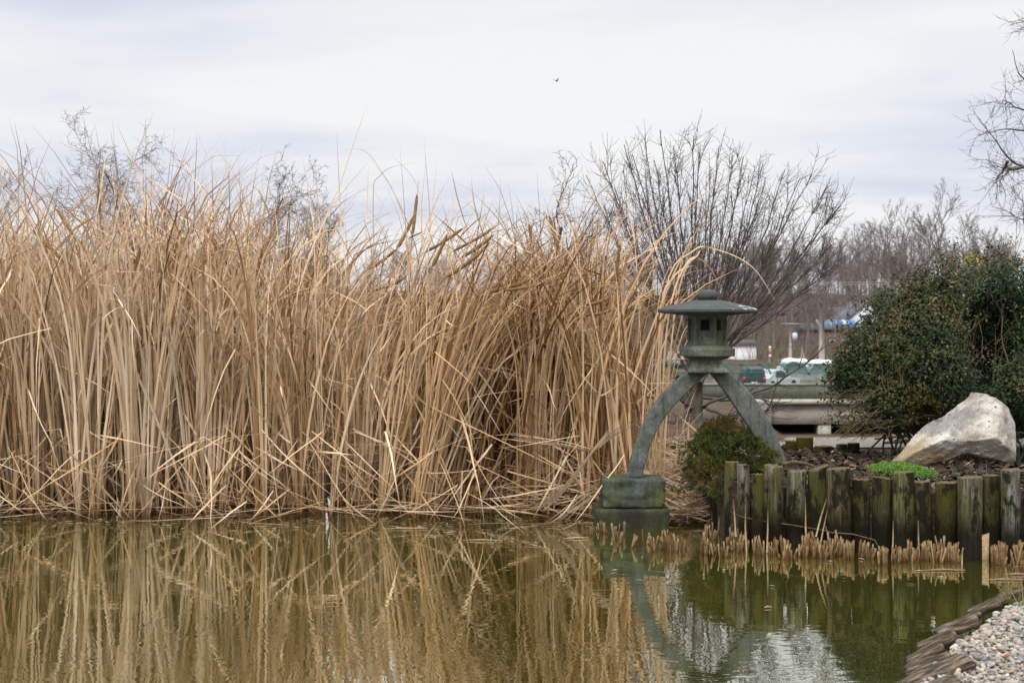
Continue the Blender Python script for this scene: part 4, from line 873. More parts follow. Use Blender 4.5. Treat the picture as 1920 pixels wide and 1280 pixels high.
m=MB(); PC=[(.44,.385,.31),(.50,.45,.37),(.40,.33,.26),(.42,.38,.33),(.48,.45,.41),(.35,.33,.31),(.28,.28,.29),(.21,.215,.23),(.42,.34,.27),(.52,.48,.43),(.36,.29,.24),(.24,.21,.19)]
for k in range(14500):
    yy=R.uniform(E[0,1],7.9); x0=np.interp(yy,E[:,1],E[:,0]); X=x0+.01+R.random()**1.0*min(1.5,3.9-x0)
    z=.115+.05*min(1,(X-x0)/.8)+.012*math.sin(X*7)*math.sin(yy*6)
    s=R.choice((.005,.006,.007,.008,.009,.010,.012,.016)) * R.uniform(.85,1.2); sc=np.array((s*R.uniform(.9,1.5),s*R.uniform(.8,1.1),s*R.uniform(.5,.85)))
    a=R.uniform(0,6.28); v=IV*sc; tl=R.gauss(0,.25); v=np.c_[v[:,0],v[:,1],v[:,2]+v[:,0]*tl]; ca,sa=math.cos(a),math.sin(a)
    v=np.c_[v[:,0]*ca-v[:,1]*sa,v[:,0]*sa+v[:,1]*ca,v[:,2]]+np.array((X,yy,z+sc[2]*R.uniform(.2,1.0)+(R.random()<.3)*.012))
    m.add(v,IF,np.array(R.choice(PC))*np.array((1.,.97,.90))*R.uniform(.6,1.05))
tag(m.build('gravel',M['pebble']),'rounded pale beige and grey river pebbles on the bank','gravel',kind='stuff')
# edging timbers: cracked split logs laid outwards over the water
ED=[((1655,1345),(1790,1285),.07,.14),((1690,1300),(1812,1245),.075,.15),((1698,1262),(1782,1232),.045,.15),((1700,1243),(1768,1212),.04,.15),((1722,1218),(1792,1190),.045,.15),((1755,1192),(1830,1162),.05,.145),((1788,1172),(1840,1150),.032,.14),((1815,1152),(1876,1128),.042,.14),((1855,1138),(1896,1122),.036,.135),((1870,1122),(1935,1102),.036,.13),((1640,1390),(1760,1335),.07,.13),((1725,1232),(1775,1224),.03,.10)]
EL=['broad edging log at the bottom picture edge','broad dark cracked edging log nearest the bottom edge','pale split edging log above the broad cracked one','low edging log with a rounded pale outer end','edging log jutting farthest over the water midway up the gravel','long cracked edging log along the upper gravel edge','thin weathered edging log beside the upper gravel','weathered edging log below the grass tuft','short edging log stub next to the grass tuft','grey edging log right of the grass tuft','edging log below the picture edge','thin dark edging log wedged low between its neighbours']
for k,(a,b,r,z) in enumerate(ED):
    p0=G(*a,.05+R.uniform(0,.03)); p1=G(*b,z-.005); L=np.linalg.norm(p1-p0); m=MB(); n=16; sides=18; V=[]
    for i in range(n):
        u=i/(n-1); kk=np.interp(u,[0,.03,.08,.92,.97,1],[.80,.93,1,1,.95,.84])
        for j in range(sides):
            t=j/sides*2*math.pi; rr=r*.86*kk*(1+.16*mnoise.noise(Vector((u*3*L/.3,math.cos(t)*1.3+k*3,math.sin(t)*1.3)))+.16*mnoise.noise(Vector((u*1.5,math.cos(t)*4+k*9,math.sin(t)*4))))
            V.append((u*L+(.012*mnoise.noise(Vector((math.cos(t)*2,math.sin(t)*2,k+9))) if i in(0,n-1) else 0),rr*math.cos(t),rr*math.sin(t)*.85))
    i=np.arange(n-1)[:,None]*sides; j=np.arange(sides)[None]; q=(j+1)%sides
    m.add(V,[np.stack([i+j,i+q,i+sides+q,i+sides+j],-1).reshape(-1,4),np.arange(sides)[None,::-1],(np.arange(sides)+(n-1)*sides)[None]])
    o=m.build('edging_log',M['edge']); o.location=p0; d=Vector(p1-p0); o.rotation_euler=d.to_track_quat('X','Z').to_euler(); tag(o,EL[k],'edging log','edging logs round the gravel bank')
tuft('grass_tuft',G(1888,1124,.10),46,.20,(.33,.27,.11),'straw coloured grass tuft growing at the tip of the gravel bank','grass tuft',.55,None,.003)
tuft('grass_tuft',G(1893,1131,.12),40,.06,(.13,.15,.02),'short yellow green moss tuft beside the straw coloured grass','grass tuft',.7,None,.004)
tuft('grass_tuft',G(1918,1140,.12),26,.13,(.30,.26,.12),'small dry grass tuft at the right edge of the gravel','grass tuft',.6,None,.003)
for k,(px,py,rz,l) in enumerate(((1888,1232,.4,'curled brown dead leaf on the gravel, lower one'),(1876,1222,2.1,'small dark dead leaf on the gravel, upper one'))):
    c=G(px,py,.19); m=MB(); g1,g2=np.meshgrid(np.linspace(-1,1,9),np.linspace(-1,1,5)); w=(1-g1**2)**.6*.5; X=g1*.04; Yv=g2*w*.03; Z=.014*(g2*w)**2*2+.010*g1**2+.004*np.sin(g1*5)
    ca,sa=math.cos(rz),math.sin(rz); grid(m,c[0]+X*ca-Yv*sa,c[1]+X*sa+Yv*ca,c[2]+Z+.0,np.array((.20,.085,.04)) if k==0 else np.array((.10,.055,.03))); tag(m.build('dead_leaf',M['chip'],org=c),l,'leaf')

# ------------------------------------------------------------------ bare trees
def rot_from(d,ang,az):
    d=d/np.linalg.norm(d); r=np.array((0,0,1.)) if abs(d[2])<.9 else np.array((1.,0,0)); a=np.cross(d,r); a/=np.linalg.norm(a); b=np.cross(d,a)
    return d*math.cos(ang)+(a*math.cos(az)+b*math.sin(az))*math.sin(ang)
def path(p,d,L,n,wob,trop,rg):
    pts=[p]; d=d/np.linalg.norm(d)
    for i in range(n):
        d=d+rg.normal(0,wob,3)+np.array((0,0,trop)); d/=np.linalg.norm(d); p=p+d*L/n; pts.append(p)
    return np.array(pts),d
def grow(tm,cm,p,d,L,r,lev,cfg,rg):
    n=cfg['seg'][lev]; pts,_=path(p,d,L,n,cfg['wob'][lev],cfg['trop'][lev],rg)
    r1=max(r*cfg['tap'],cfg['rmin']*.6); rr=np.linspace(r,r1,n+1)
    tube(tm if lev==0 else cm,pts,rr,8 if lev==0 else (5 if lev==1 else 3),None,lev<2)
    if lev>=cfg['lev']: return
    nc=cfg['nc'][lev]
    for k in range(nc):
        t=cfg['t0'][lev]+(1-cfg['t0'][lev])*((k+rg.random())/nc); f=t*n; i=min(int(f),n-1); q=pts[i]+(pts[i+1]-pts[i])*(f-i); dd=pts[i+1]-pts[i]
        dd=rot_from(dd,cfg['ang'][lev]*rg.uniform(.7,1.3),rg.uniform(0,6.283))
        if cfg.get('flat'): dd=dd*np.array((1,cfg['flat'],1))
        rl=r+(r1-r)*t
        grow(tm,cm,q,dd,L*cfg['lr'][lev]*rg.uniform(.65,1.25)*(1.15-.5*t),max(rl*cfg['rr'],cfg['rmin']),lev+1,cfg,rg)
def tree(name,base,H,r,cfg,lab,seed,group=None,mt='bark',mc='twig',stems=1,lean=(0,0),spread=.3):
    o=thing(name,lab,'tree',base,group); tm,cm=MB(),MB(); rg=np.random.default_rng(seed)
    for s in range(stems):
        d=np.array((lean[0]+(rg.normal(0,spread) if stems>1 else 0),lean[1]+(rg.normal(0,spread) if stems>1 else 0),1.)); grow(tm,cm,np.array(base,float),d,H,r,0,cfg,rg)
    tm.build('trunk',M[mt],o); cm.build('crown',M[mc],o); return o
def gz(x,y): return float(terrain(np.array([x]),np.array([y]))[0])
# curly willows behind the reeds
CW=dict(lev=3,seg=[14,12,9,6],wob=[.10,.26,.34,.4],trop=[.06,.05,.03,-.01],tap=.25,rmin=.0036,nc=[13,11,8],t0=[.38,.2,.15],ang=[.6,.75,.8],lr=[.42,.45,.42],rr=.42)
for k,(px,py,Y,lab) in enumerate(((165,232,27,'bare twisted willow, left one of the four behind the reeds'),(285,192,28,'tallest bare twisted willow behind the reeds'),(415,240,28,'bare twisted willow right of the tallest one'),(530,312,27,'lowest bare twisted willow at the dip of the reeds'))):
    X=(px-CX)/F*Y; zt=HC+(YH-py)/F*Y; b=(X,Y,gz(X,Y)); tree('willow_tree',b,(zt-b[2])*(.84 if k==1 else .79),.055,CW,lab,30+k,'willows behind the reeds',mt='paletwig',mc='paletwig',lean=(R.gauss(0,.04)+(.12 if k==1 else 0),0))
ST=dict(lev=3,seg=[10,9,7,5],wob=[.05,.10,.12,.16],trop=[.05,.05,.05,.03],tap=.2,rmin=.004,nc=[12,9,7],t0=[.3,.2,.2],ang=[.55,.55,.6],lr=[.5,.45,.42],rr=.5)
X=(-15-CX)/F*27; tree('bare_tree',(X,27,gz(X,27)),3.9,.08,ST,'bare straight branched tree at the left picture edge',51,mc='paletwig')
DD=dict(lev=3,seg=[9,9,7,5],wob=[.10,.22,.26,.3],trop=[.08,.07,.05,.03],tap=.3,rmin=.0042,nc=[8,9,7],t0=[.35,.2,.2],ang=[.65,.7,.75],lr=[.55,.42,.4],rr=.55)
X=(985-CX)/F*23; tree('crooked_tree',(X,23,gz(X,23)),3.2,.072,DD,'crooked bare tree with thick dark limbs behind the reeds in mid picture',63)
X=(1085-CX)/F*24; tree('bare_tree',(X,24,gz(X,24)),2.5,.045,dict(ST,nc=[12,8,5]),'thin bare tree between the crooked tree and the vase shaped one',64)
# vase-shaped tree behind the lantern
YT=17.6; bx=(1302-CX)/F*YT; bz=gz(bx,YT); vt=thing('vase_shaped_tree','vase shaped many stemmed bare tree behind the stone lantern','tree',(bx,YT,bz)); tm,cm=MB(),MB(); rg=np.random.default_rng(5)
tube(tm,[(bx,YT,bz-.1),(bx+.01,YT,bz+.25),P(1305,745,YT),P(1306,715,YT)],[.11,.095,.085,.075],10)
tube(tm,[(bx-.02,YT,bz-.1),P(1296,775,YT),P(1284,742,YT),P(1268,705,YT)],[.06,.055,.05,.04],8); tube(tm,[P(1308,722,YT),P(1318,700,YT),P(1330,680,YT)],[.06,.05,.045],8); tube(tm,[P(1300,724,YT),P(1298,690,YT),P(1296,660,YT)],[.06,.052,.045],8)
TG=[(1108,330),(1132,300),(1150,345),(1168,285),(1190,300),(1212,268),(1238,252),(1262,262),(1290,258),(1318,282),(1350,270),(1372,300),(1392,295),(1425,300),(1440,330),(1468,318),(1492,335),(1522,322),(1540,352),(1562,395),(1580,380),(1555,455),(1565,500),(1225,300),(1335,320),(1410,350)]
def hb(p0,p1,p2,n): u=np.linspace(0,1,n)[:,None]; return (1-u)**2*p0+2*(1-u)*u*p1+u**2*p2
for k,(px,py) in enumerate(TG):
    Yt=YT+rg.uniform(-1.3,1.3); e=P(px,py,Yt); st=P(1306+(px-1330)*.05,rg.uniform(668,715),YT+(Yt-YT)*.1)
    mid=np.array((st[0]+(e[0]-st[0])*.42,(st[1]+e[1])/2,st[2]+(e[2]-st[2])*.42)); mid[0]+=np.sign(e[0]-st[0])*abs(e[0]-st[0])*.10
    pts=hb(st,mid,e,18)+np.cumsum(rg.normal(0,.009,(18,3)),0); tube(cm,pts,np.linspace(.019,.0045,18),5)
    for q in range(15):
        i=rg.integers(3,17); dd=pts[i]-pts[i-1]; dd=rot_from(dd,rg.uniform(.2,.45),rg.uniform(0,6.28)); dd/=np.linalg.norm(dd); L=rg.uniform(.45,1.35)*(1.25-i/18)
        p2,_=path(pts[i],dd,L,8,.06,.06,rg); tube(cm,p2,np.linspace(.0058*(1.15-i/18)+.0026,.0022,9),3)
        for w in range(8):
            ii=rg.integers(1,8); d2=rot_from(p2[ii]-p2[ii-1],rg.uniform(.5,1.1),rg.uniform(0,6.28)); p3,_=path(p2[ii],d2,rg.uniform(.08,.34),5,.2,.05,rg); tube(cm,p3,np.linspace(.0028,.0015,6),3,None,False)
    for w in range(14):
        ii=rg.integers(5,17); d2=rot_from(pts[ii]-pts[ii-1],rg.uniform(.5,1.1),rg.uniform(0,6.28)); p3,_=path(pts[ii],d2,rg.uniform(.08,.35),5,.2,.05,rg); tube(cm,p3,np.linspace(.0036,.0018,6),3,None,False)
for (a,b,c) in (((1310,755),(1390,790),(1440,762)),((1308,765),(1350,745),(1420,752)),((1300,770),(1262,720),(1236,700)),((1312,742),(1400,770),(1540,655)),((1300,760),(1270,780),(1250,800))):
    pts=hb(P(*a,YT),P(*b,YT-.4),P(*c,YT-.5),14)+np.cumsum(rg.normal(0,.012,(14,3)),0); tube(cm,pts,np.linspace(.024,.006,14),5)
    for w in range(14):
        ii=rg.integers(4,14); d2=rot_from(pts[ii]-pts[ii-1],rg.uniform(.4,1.0),rg.uniform(0,6.28)); p3,_=path(pts[ii],d2,rg.uniform(.15,.6),6,.16,.04,rg); tube(cm,p3,np.linspace(.008,.003,7),3,None,False)
tm.build('trunk',M['bark'],vt); cm.build('crown',M['twig'],vt)
# tree whose limbs reach in at the right edge
YR=24.; xr=(2060-CX)/F*YR; zr=gz(xr,YR); rt=thing('bare_tree','large bare tree reaching in from the right picture edge','tree',(xr,YR,zr)); tm,cm=MB(),MB(); rg=np.random.default_rng(9)
tube(tm,[(xr,YR,zr-.2),P(2062,560,YR),P(2056,420,YR),P(2052,250,YR),P(2040,90,YR),P(2040,-20,YR)],[.2,.17,.14,.11,.07,.03],10)
for L in ([(2056,430),(1980,345),(1920,312),(1892,303),(1872,268),(1850,242),(1835,225)],[(2054,300),(1990,262),(1920,240),(1880,237),(1826,246)],[(2050,230),(1990,215),(1950,185),(1905,140),(1893,95)],[(2056,420),(1990,380),(1950,370),(1915,405),(1885,392)],[(2052,260),(1960,215),(1900,205),(1876,190)],[(1892,303),(1882,318),(1870,342),(1868,365)],[(1920,312),(1900,322),(1885,345)],[(2045,120),(1980,60),(1930,30)],[(2060,540),(1960,480),(1925,430),(1915,370)]):
    c=np.array([P(a,b,YR+.25*math.sin(i*1.3)) for i,(a,b) in enumerate(L)]); t=np.linspace(0,1,len(c)); tt=np.linspace(0,1,16); pts=np.stack([np.interp(tt,t,c[:,k]) for k in range(3)],1)+np.cumsum(rg.normal(0,.012,(16,3)),0)
    tube(cm,pts,np.linspace(.030,.004,16),5)
    for q in range(12):
        i=rg.integers(3,15); d2=rot_from(pts[i]-pts[i-1],rg.uniform(.4,1.0),rg.uniform(0,6.28)); p2,_=path(pts[i],d2,rg.uniform(.2,.75),7,.2,.03,rg); tube(cm,p2,np.linspace(.006,.0028,8),3,None,False)
        for w in range(6): ii=rg.integers(1,7); d3=rot_from(p2[ii]-p2[ii-1],rg.uniform(.4,1.1),rg.uniform(0,6.28)); p3,_=path(p2[ii],d3,rg.uniform(.1,.4),5,.25,.02,rg); tube(cm,p3,np.linspace(.0035,.0018,6),3,None,False)
tm.build('trunk',M['bark'],rt); cm.build('crown',M['paletwig'],rt)
X=(1912-CX)/F*18; tree('sapling',(X,18,.2),2.2,.014,dict(ST,lev=2,nc=[9,6],rmin=.004),'thin bare sapling rising behind the dark shrub at the right edge',71)
# wooded hill
FT=dict(lev=3,seg=[8,7,5,3],wob=[.05,.12,.16,.2],trop=[.05,.07,.06,.04],tap=.25,rmin=.020,nc=[12,8,6],t0=[.40,.25,.2],ang=[.65,.6,.65],lr=[.52,.45,.45],rr=.5)
protos=[]
for k in range(6):
    o=thing('hill_tree','bare grey brown tree on the wooded hill beyond the bridge','tree',(0,0,0),'bare trees on the hill'); tm,cm=MB(),MB(); rg=np.random.default_rng(200+k)
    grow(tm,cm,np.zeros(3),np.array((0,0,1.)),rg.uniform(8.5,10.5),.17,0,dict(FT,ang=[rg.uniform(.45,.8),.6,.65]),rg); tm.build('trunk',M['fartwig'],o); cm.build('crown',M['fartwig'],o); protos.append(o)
hl=[]
for k in range(110):  hl.append((R.uniform(1230,1900),R.uniform(190,330),R.uniform(.65,1.05)))
for k in range(50):  hl.append((R.uniform(1330,1660),R.uniform(150,240),R.uniform(.35,.8)))
for k in range(105): hl.append((R.uniform(-420,1240),R.uniform(150,330),R.uniform(.55,.95)))
for px,Y0,s0 in ((1640,215,1.25),(1668,205,1.35),(1700,200,1.3),(1735,205,1.3),(1775,200,1.4),(1815,210,1.35),(1850,215,1.2),(1590,230,1.2)): hl.append((px,Y0,s0))
def gzz(x,y): return gz(x,y)+fbm((x*.12,y*.12,0),1.,3)*float(np.interp(y,[0,15,22,60,150,300,500],[0,0,.05,.25,.3,1.5,3]))
for k,(px,Y,s) in enumerate(hl):
    X=(px-CX)/F*Y; loc=(X,Y,gzz(X,Y)-.2)
    if k<6: o=protos[k]; o.location=loc; o.scale=(s,)*3; o.rotation_euler=(0,0,R.uniform(0,6.28))
    else: dup(protos[R.randrange(6)],loc,R.uniform(0,6.28),s)
# undergrowth on the hill
m=MB(); rg=np.random.default_rng(77)
for k in range(12000):
    px=rg.uniform(-100,1950); Y=rg.uniform(142,330); X=(px-CX)/F*Y; b=np.array((X,Y,gzz(X,Y)))
    p,_=path(b,np.array((rg.normal(0,.4),rg.normal(0,.3),1)),rg.uniform(1.,4.),3,.15,0,rg); tube(m,p,np.linspace(.028,.012,4),3,np.array((.17,.125,.105))*rg.uniform(.7,1.3),False)
tag(m.build('undergrowth',M['dull']),'brown leafless undergrowth covering the hill beyond the bridge','undergrowth',kind='stuff')

# ------------------------------------------------------------------ bridge, fence, road
YBR=100.; sb_=YBR/F
def bz_(py,Y=YBR): return HC-(py-YH)/F*Y
def bx_(px,Y=YBR): return (px-CX)/F*Y
br=thing('road_bridge','pale concrete road bridge with a weathered parapet crossing the valley','bridge',(bx_(1540),YBR,bz_(815)))
m=MB(); box(m,((bx_(1150)+bx_(2150))/2,106.5,bz_(752.5)),(bx_(2150)-bx_(1150),13.6,bz_(748)-bz_(757))); m.build('deck',M['concrete'],br,smooth=False)
m=MB(); box(m,((bx_(1445)+bx_(2150))/2,100.5,bz_(776.2)),(bx_(2150)-bx_(1445),.6,bz_(757.1)-bz_(795.5))); box(m,((bx_(1445)+bx_(2150))/2,106,bz_(776.2)),(bx_(2150)-bx_(1445),.6,bz_(757.1)-bz_(795.5))); m.build('girder',M['concrete'],br,smooth=False)
m=MB(); box(m,((bx_(1150)+bx_(2150))/2,100.15,(bz_(748)+bz_(722))/2),(bx_(2150)-bx_(1150),.28,bz_(722)-bz_(748))); m.build('parapet',M['parapet'],br,smooth=False)
m=MB(); box(m,((bx_(1150)+bx_(2150))/2,100.15,(bz_(722)+bz_(718.5))/2+.002),(bx_(2150)-bx_(1150),.42,bz_(718.5)-bz_(722))); m.build('coping',M['concrete'],br,smooth=False)
m=MB(); box(m,(bx_(1548),101.2,(bz_(795.6)+bz_(830))/2),(.9,1.8,bz_(795.6)-bz_(830))); m.build('pier',M['concrete'],br,smooth=False)
m=MB(); box(m,(bx_(1410),104,(bz_(757.1)+bz_(840))/2),(bx_(1444)-bx_(1376),9.,bz_(757.1)-bz_(840))); m.build('abutment',M['parapet'],br,smooth=False)
m=MB(); box(m,(bx_(1700),113.6,(bz_(757.1)+bz_(860))/2),(bx_(2150)-bx_(1250),.5,bz_(757.1)-bz_(860))); m.build('back_wall',M['parapet'],br,smooth=False)
m=MB(); box(m,((bx_(1150)+bx_(2150))/2,113.1,(bz_(748)+bz_(726))/2),(bx_(2150)-bx_(1150),.28,bz_(726)-bz_(748))); m.build('parapet',M['parapet'],br,smooth=False)
m=MB(); box(m,((bx_(900)+bx_(2400))/2,106.6,bz_(748)+.012),(bx_(2400)-bx_(900),12.,.02)); tag(m.build('road',M['asphalt'],smooth=False),'grey asphalt road over the bridge','road',kind='structure')
# green fence, posts curl inwards in arches
fe=thing('bridge_fence','green wire mesh fence with arched posts along the bridge','fence',(bx_(1400),99.9,bz_(748)))
m=MB()
for py in (749,698,682): tube(m,[(bx_(1180),99.85,bz_(py)),(bx_(2150),99.85,bz_(py))],.03,6)
m.build('rail',M['fence'],fe)
for k,px in enumerate(range(1199,2100,35)):
    m=MB(); x=bx_(px); w=bx_(35)-bx_(0); pts=[(x,99.84,bz_(749)),(x,99.84,bz_(702))]
    for a in np.linspace(0,1.5,9): pts.append((x-.95*(1-math.cos(a)),99.84+.12*(1-math.cos(a)),bz_(702)+.72*math.sin(a)))
    tube(m,pts,.06,6); m.build('post',M['fence'],fe)
m=MB(); box(m,((bx_(1185)+bx_(2150))/2,99.92,(bz_(749)+bz_(683))/2),(bx_(2150)-bx_(1185),.01,bz_(683)-bz_(749))); m.build('wire_panel',M['mesh'],fe,smooth=False)

# ------------------------------------------------------------------ vehicles and roadside
def car(name,lab,loc,rz,col,L,Wd,H,suv,cat='car'):
    o=thing(name,lab,cat,loc); hb_=H*.56
    if suv: pr=[(-L/2,.35),(L/2-.1,.35),(L/2,.6),(L/2-.05,hb_*.86),(L/2-.95,hb_),(L/2-1.6,H*.97),(L/2-2.2,H),(-L/2+.35,H*.985),(-L/2+.12,H*.9),(-L/2,hb_)]
    else: pr=[(-L/2,.35),(L/2-.1,.3),(L/2,.55),(L/2-.1,hb_*.85),(L/2-1.15,hb_),(L/2-1.9,H*.96),(L/2-2.5,H),(-L/2+1.2,H*.97),(-L/2+.5,hb_*1.08),(-L/2+.05,hb_)]
    m=MB(); n=len(pr); p=np.array(pr); V=[]
    for y,k in((-Wd/2,0),(Wd/2,0)):
        for a,b in pr: inn=.0 if b<=hb_*1.1 else .16*(b-hb_)/(H-hb_); V.append((a,y*(1-inn),b))
    i=np.arange(n); j=(i+1)%n; V=np.array(V)+np.array(loc); m.add(V,[np.stack([i,j,j+n,i+n],1),i[None,::-1],(i+n)[None]],np.array(col)); flat(bevel(m.build('body',M['paint'],o),.05,2,25))
    m=MB(); hw=Wd/2*.88; z0,z1=hb_*1.06,H*.93
    xr=-L/2+(.06 if suv else .75)
    tb=(-L/2+.02,-L/2+.14) if suv else (-L/2+.55,-L/2+1.15)
    V=np.array([(tb[0]-.02,-hw*.88,z0),(tb[0]-.02,hw*.88,z0),(tb[1]-.03,hw*.8,z1),(tb[1]-.03,-hw*.8,z1)])+np.array(loc); m.add(V,np.array([[0,1,2,3]])); m.build('rear_window',M['glass'],o,smooth=False)
    for sg in(-1,1):
        x0,x1=(-L/2+.45,L/2-1.75) if suv else (-L/2+1.25,L/2-1.95)
        V=np.array([(x0,sg*(Wd/2*.985+.004),z0),(x1+.4,sg*(Wd/2*.985+.004),z0),(x1-.1,sg*(Wd/2*.875+.004),z1),(x0+.15,sg*(Wd/2*.875+.004),z1)])+np.array(loc); m=MB(); m.add(V,np.array([[0,1,2,3]])); m.build('side_window',M['glass'],o,smooth=False)
        m=MB(); box(m,np.array((-L/2+.03,sg*Wd*.43,hb_*.92 if suv else hb_*.86))+np.array(loc),(.10,.2,.30 if suv else .18)); m.build('tail_light',M['lamp'],o,smooth=False)
        for x in(-L/2+.85,L/2-.85):
            m=MB(); tube(m,np.array([(x,sg*(Wd/2-.22),.33),(x,sg*(Wd/2+.01),.33)])+np.array(loc),.33,16); m.build('wheel',M['rubber'],o)
    m=MB(); box(m,np.array((-L/2-.012,0,hb_*.62))+np.array(loc),(.02,.45,.14),0,np.array((.7,.72,.75))); m.build('number_plate',M['paint'],o,smooth=False)
    o.rotation_euler=(0,0,rz); return o
RZ=bz_(748)+.024
car('parked_car','dark suv seen from behind with red tail lights on the bridge road',(bx_(1409,108),108.,RZ+.25),rad(86),(.03,.035,.04),4.5,1.72,1.72,True)
car('parked_car','silver car beside the dark suv on the bridge road',(bx_(1452,109.5),109.6,RZ+.25),rad(42),(.55,.58,.60),4.3,1.75,1.5,False)
car('parked_car','dark car with red tail lights glimpsed through the reed ends left of the lantern',(bx_(1266,140),140.,gzz(bx_(1266,140),140.)),rad(86),(.16,.17,.19),4.4,1.75,1.5,False)
def lumps(name,lab,px0,px1,py0,py1,Y,seed):
    x0,x1=bx_(px0,Y),bx_(px1,Y); zb,zt=bz_(py1,Y),bz_(py0,Y); o=thing(name,lab,'covered load',((x0+x1)/2,Y,zb)); w=(x1-x0)
    m=MB(); n=40; V=[]; ks=16
    for i in range(ks):
        u=i/(ks-1)
        for j in range(n):
            a=j/(n-1)*math.pi; rr=(1+.05*mnoise.noise(Vector((u*5,a*2,seed)))); V.append((( x0+x1)/2-w/2*math.cos(a)*rr,Y-1.4+2.8*u,zb+(zt-zb)*.86*math.sin(a)**.55*rr))
    i=np.arange(ks-1)[:,None]*n; j=np.arange(n-1)[None]; m.add(V,[np.stack([i+j,i+j+1,i+n+j+1,i+n+j],-1).reshape(-1,4),np.arange(n)[None],(np.arange(n)+(ks-1)*n)[None]],np.array((.42,.46,.45))); m.build('cover',M['dull'],o)
    m=MB(); rg=np.random.default_rng(seed)
    for q in range(16):
        c=np.array((x0+w*(.2+.65*rg.random()),Y-1.1+rg.random()*1.6,zb+(zt-zb)*.84)); s=np.array((.42,.42,.26))*rg.uniform(.7,1.2); v=IV*(1+.12*np.array([fbm(p+q,1.6,2,seed) for p in IV]))[:,None]*s+c; m.add(v,IF,np.array((.78,.80,.82)))
    m.build('white_top',M['dull'],o)
lumps('covered_heap','pale rounded heap with a white lumpy top behind the bridge fence, left one',1458,1512,669,722,116.5,3)
lumps('covered_heap','pale rounded heap with a white lumpy top beside the dark shrub, right one',1508,1562,673,722,116.8,4)
def house(name,lab,px0,px1,pye,pyr,pyb,Y,dep,wall,roof,gable='x',wins=()):
    x0,x1=bx_(px0,Y),bx_(px1,Y); ze,zr_,zb=bz_(pye,Y),bz_(pyr,Y),bz_(pyb,Y)-1.; o=thing(name,lab,'building',((x0+x1)/2,Y+dep/2,zb)); m=MB()
    if gable=='y':
        prism(m,[(x0,zb),(x1,zb),(x1,ze),((x0+x1)/2,zr_),(x0,ze)],Y,Y+dep,np.array(wall)); m.build('wall',M['dull'],o,smooth=False); m=MB(); xm=(x0+x1)/2
        for sg,xe in((-1,x0),(1,x1)):
            k=(zr_-ze)/(xm-x0); ov=.35; xo=xe+sg*ov; zo=ze-ov*k; V=[]
            for y in(Y-.3,Y+dep+.3): V+= [(xo,y,zo+.02),(xm,y,zr_+.02),(xm,y,zr_+.20),(xo,y,zo+.2)]
            m.add(V,np.array([(0,1,2,3),(4,7,6,5),(0,4,5,1),(3,2,6,7),(0,3,7,4),(1,5,6,2)]))
        m.build('roof',M[roof],o,smooth=False)
    else:
        box(m,((x0+x1)/2,Y+dep/2,(zb+ze)/2),(x1-x0,dep,ze-zb),0,np.array(wall)); m.build('wall',M['dull'],o,smooth=False); m=MB()
        V=[(x0-.3,Y-.35,ze),(x1+.3,Y-.35,ze),(x1+.3,Y+dep+.35,ze),(x0-.3,Y+dep+.35,ze),(x0-.3,Y+dep/2,zr_),(x1+.3,Y+dep/2,zr_)]
        m.add(V,[np.array([(0,1,5,4),(2,3,4,5),(3,2,1,0)]),np.array([(1,2,5),(3,0,4)])]); m.build('roof',M[roof],o,smooth=False)
    for (wx,wy,ww,wh) in wins:
        m=MB(); box(m,(bx_(wx,Y),Y-.03,bz_(wy,Y)),(ww,.1,wh),0,np.array((.7,.7,.68))); f_=m.build('window',M['paint'],o,smooth=False); m=MB(); box(m,(bx_(wx,Y),Y-.085,bz_(wy,Y)),(ww-.16,.03,wh-.16)); m.build('pane',M['pane'],f_,smooth=False)
    return o
house('white_shed','plain white shed seen between the lantern and the tree stems',1352,1418,645,638,680,150,8,(.78,.78,.77),'shingle')
house('brick_house','low brown brick building behind the utility pole',1522,1606,618,606,664,172,9,(.19,.125,.105),'shingle',wins=((1563,650,1.1,1.7),(1588,650,1.1,1.7)))
house('white_house','grey roofed house with a white gable above the dark shrub',1584,1668,603,566,640,186,10,(.66,.67,.70),'shingle','y',((1626,600,1.2,1.5),))
house('brick_house','red brick house with a wide grey roof behind the white gable',1560,1640,590,576,630,200,8,(.28,.14,.11),'shingle')
house('brick_house','dark brown building behind the lantern roof tip',1420,1500,588,578,612,215,9,(.22,.14,.12),'shingle',wins=((1432,596,1.,1.4),(1478,597,1.,1.4)))
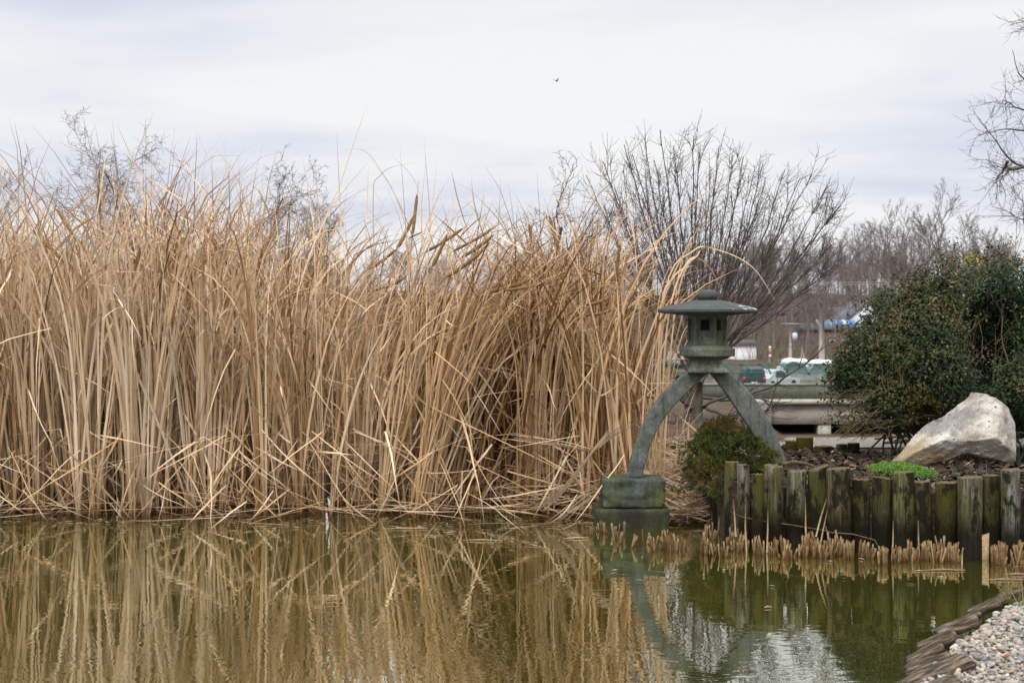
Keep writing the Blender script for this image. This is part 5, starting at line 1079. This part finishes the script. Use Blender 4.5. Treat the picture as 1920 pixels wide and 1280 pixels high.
# blue and white awning strip
aw=MB(); Y=176.; x0,x1=bx_(1530,Y),bx_(1603,Y); n=9
for i in range(n):
    a=x0+(x1-x0)*i/n; b=x0+(x1-x0)*(i+1)/n; zt=bz_(599.5,Y); V=[(a,Y-.6,zt-.35),(b,Y-.6,zt-.35),(b,Y+.4,zt),(a,Y+.4,zt),(a,Y-.6,zt-.72),(b,Y-.6,zt-.72)]; aw.add(V,np.array([(0,1,2,3),(4,5,1,0)]),np.array((.07,.20,.46)) if i%3 else np.array((.5,.54,.6)))
tag(aw.build('awning',M['paint'],org=((x0+x1)/2,Y,bz_(600,Y)-.7),smooth=False),'long blue awning with white bands below the white gabled house','awning')
def upole(px,pyt,pyb,Y,lab,arms,box_=None,lean=0):
    x=bx_(px,Y); zt,zb=bz_(pyt,Y),bz_(pyb,Y); o=thing('utility_pole',lab,'utility pole',(x,Y,zb)); m=MB(); tube(m,[(x,Y,zb),(x+lean,Y,zt)],[.17,.12],10); m.build('pole',M['pole'],o)
    for za in arms: m=MB(); box(m,(x,Y-.14,bz_(za,Y)),(2.0,.1,.12)); m.build('crossarm',M['pole'],o,smooth=False)
    if box_: m=MB(); lathe(m,[(.05,bz_(box_[1],Y)),(.28,bz_(box_[1],Y)+.03),(.28,bz_(box_[0],Y)),(.1,bz_(box_[0],Y)+.08)],(x+.42,Y),14,0,1,np.array((.55,.58,.62))); m.build('transformer',M['paint'],o)
upole(1539,567,690,125,'tall pale wooden utility pole rising from behind the bridge fence',(),None)
upole(1543,600,690,127,'shorter utility pole close beside the tall pale one',(),None)
upole(1482,600,680,140,'thin utility pole with a grey transformer left of the pale pole',(607,),(625,638))
upole(1505,640,672,142,'short grey post between the transformer pole and the pale pole',())
WIRES=[(1240,524,1700,527,150,'upper of two pale wires crossing before the hill trees'),(1240,529,1700,531,150,'lower of two pale wires crossing before the hill trees'),(1380,578,1640,574,125,'wire at the height of the pale pole top'),(1380,601,1640,606,127,'wire below the pole top before the blue awning'),(1340,618,1640,610,126,'sloping wire before the brick building'),(1340,642,1640,628,126,'wire sloping up to the right above the white shed'),(1340,643,1640,645,128,'level dark wire above the white heaps'),(1240,692,1480,693,123,'pale cable low behind the lantern neck')]
for k,(a,b,c,d_,Y,lab) in enumerate(WIRES):
    p,q=P(a,b,Y),P(c,d_,Y); u=np.linspace(0,1,24)[:,None]; pts=p+(q-p)*u; pts[:,2]-=.25*4*(u*(1-u))[:,0]; m=MB(); tube(m,pts,.022 if k>1 else .03,5)
    tag(m.build('power_line',M['cable'] if 1<k<7 else M['pole'],org=p),lab,'power line')
sg=thing('road_sign','narrow red and white sign on a post behind the dark suv','sign',(bx_(1443,138),138,bz_(676,138))); m=MB(); tube(m,[(bx_(1443,138),138,bz_(678,138)),(bx_(1443,138),138,bz_(646,138))],.05,6); m.build('post',M['pole'],sg)
m=MB()
for a,b,c in((648,655,(.75,.75,.75)),(655.2,658,(.45,.45,.47)),(658.2,664,(.50,.09,.11)),(664.2,670,(.7,.68,.7))): box(m,(bx_(1443.5,138),137.9,(bz_(a,138)+bz_(b,138))/2),(.24,.05,bz_(a,138)-bz_(b,138)),0,np.array(c))
m.build('board',M['paint'],sg,smooth=False)
# ------------------------------------------------------------------ bird
Yb=110.; c=P(1043.5,152,Yb); sB=Yb/F
bd=MB(); ang=rad(8); pts=np.array([(-3.2,0,.9),(-2.4,0,.6),(-1,0,.1),(.6,0,-.1),(2.,0,.25),(2.9,0,.35),(3.6,0,.2)])*sB; tube(bd,pts+c,np.array([.15,.5,1.05,1.15,.8,.6,.1])*sB,10)
o=tag(bd.build('bird',M['bird'],org=c),'small dark bird gliding alone in the grey sky','bird')
for sgn in(-1,1):
    m=MB(); V=[]
    for t,(dx,ch,up) in enumerate(((0,1.3,0.2),(-.5,1.2,1.3),(-1.4,.9,2.6),(-2.6,.25,3.9))):
        y=sgn*(.8+t*2.6); V+=[(dx+ch+.2,y,up),(dx,y,up+.28),(dx-ch,y,up)]
    V=np.array(V)*sB+c; i=np.arange(3)[:,None]*3+np.arange(2)[None]; m.add(V,np.stack([i,i+1,i+4,i+3],-1).reshape(-1,4)); q=m.build('wing',M['bird'],o)
o.rotation_euler=(0,rad(5),rad(35))
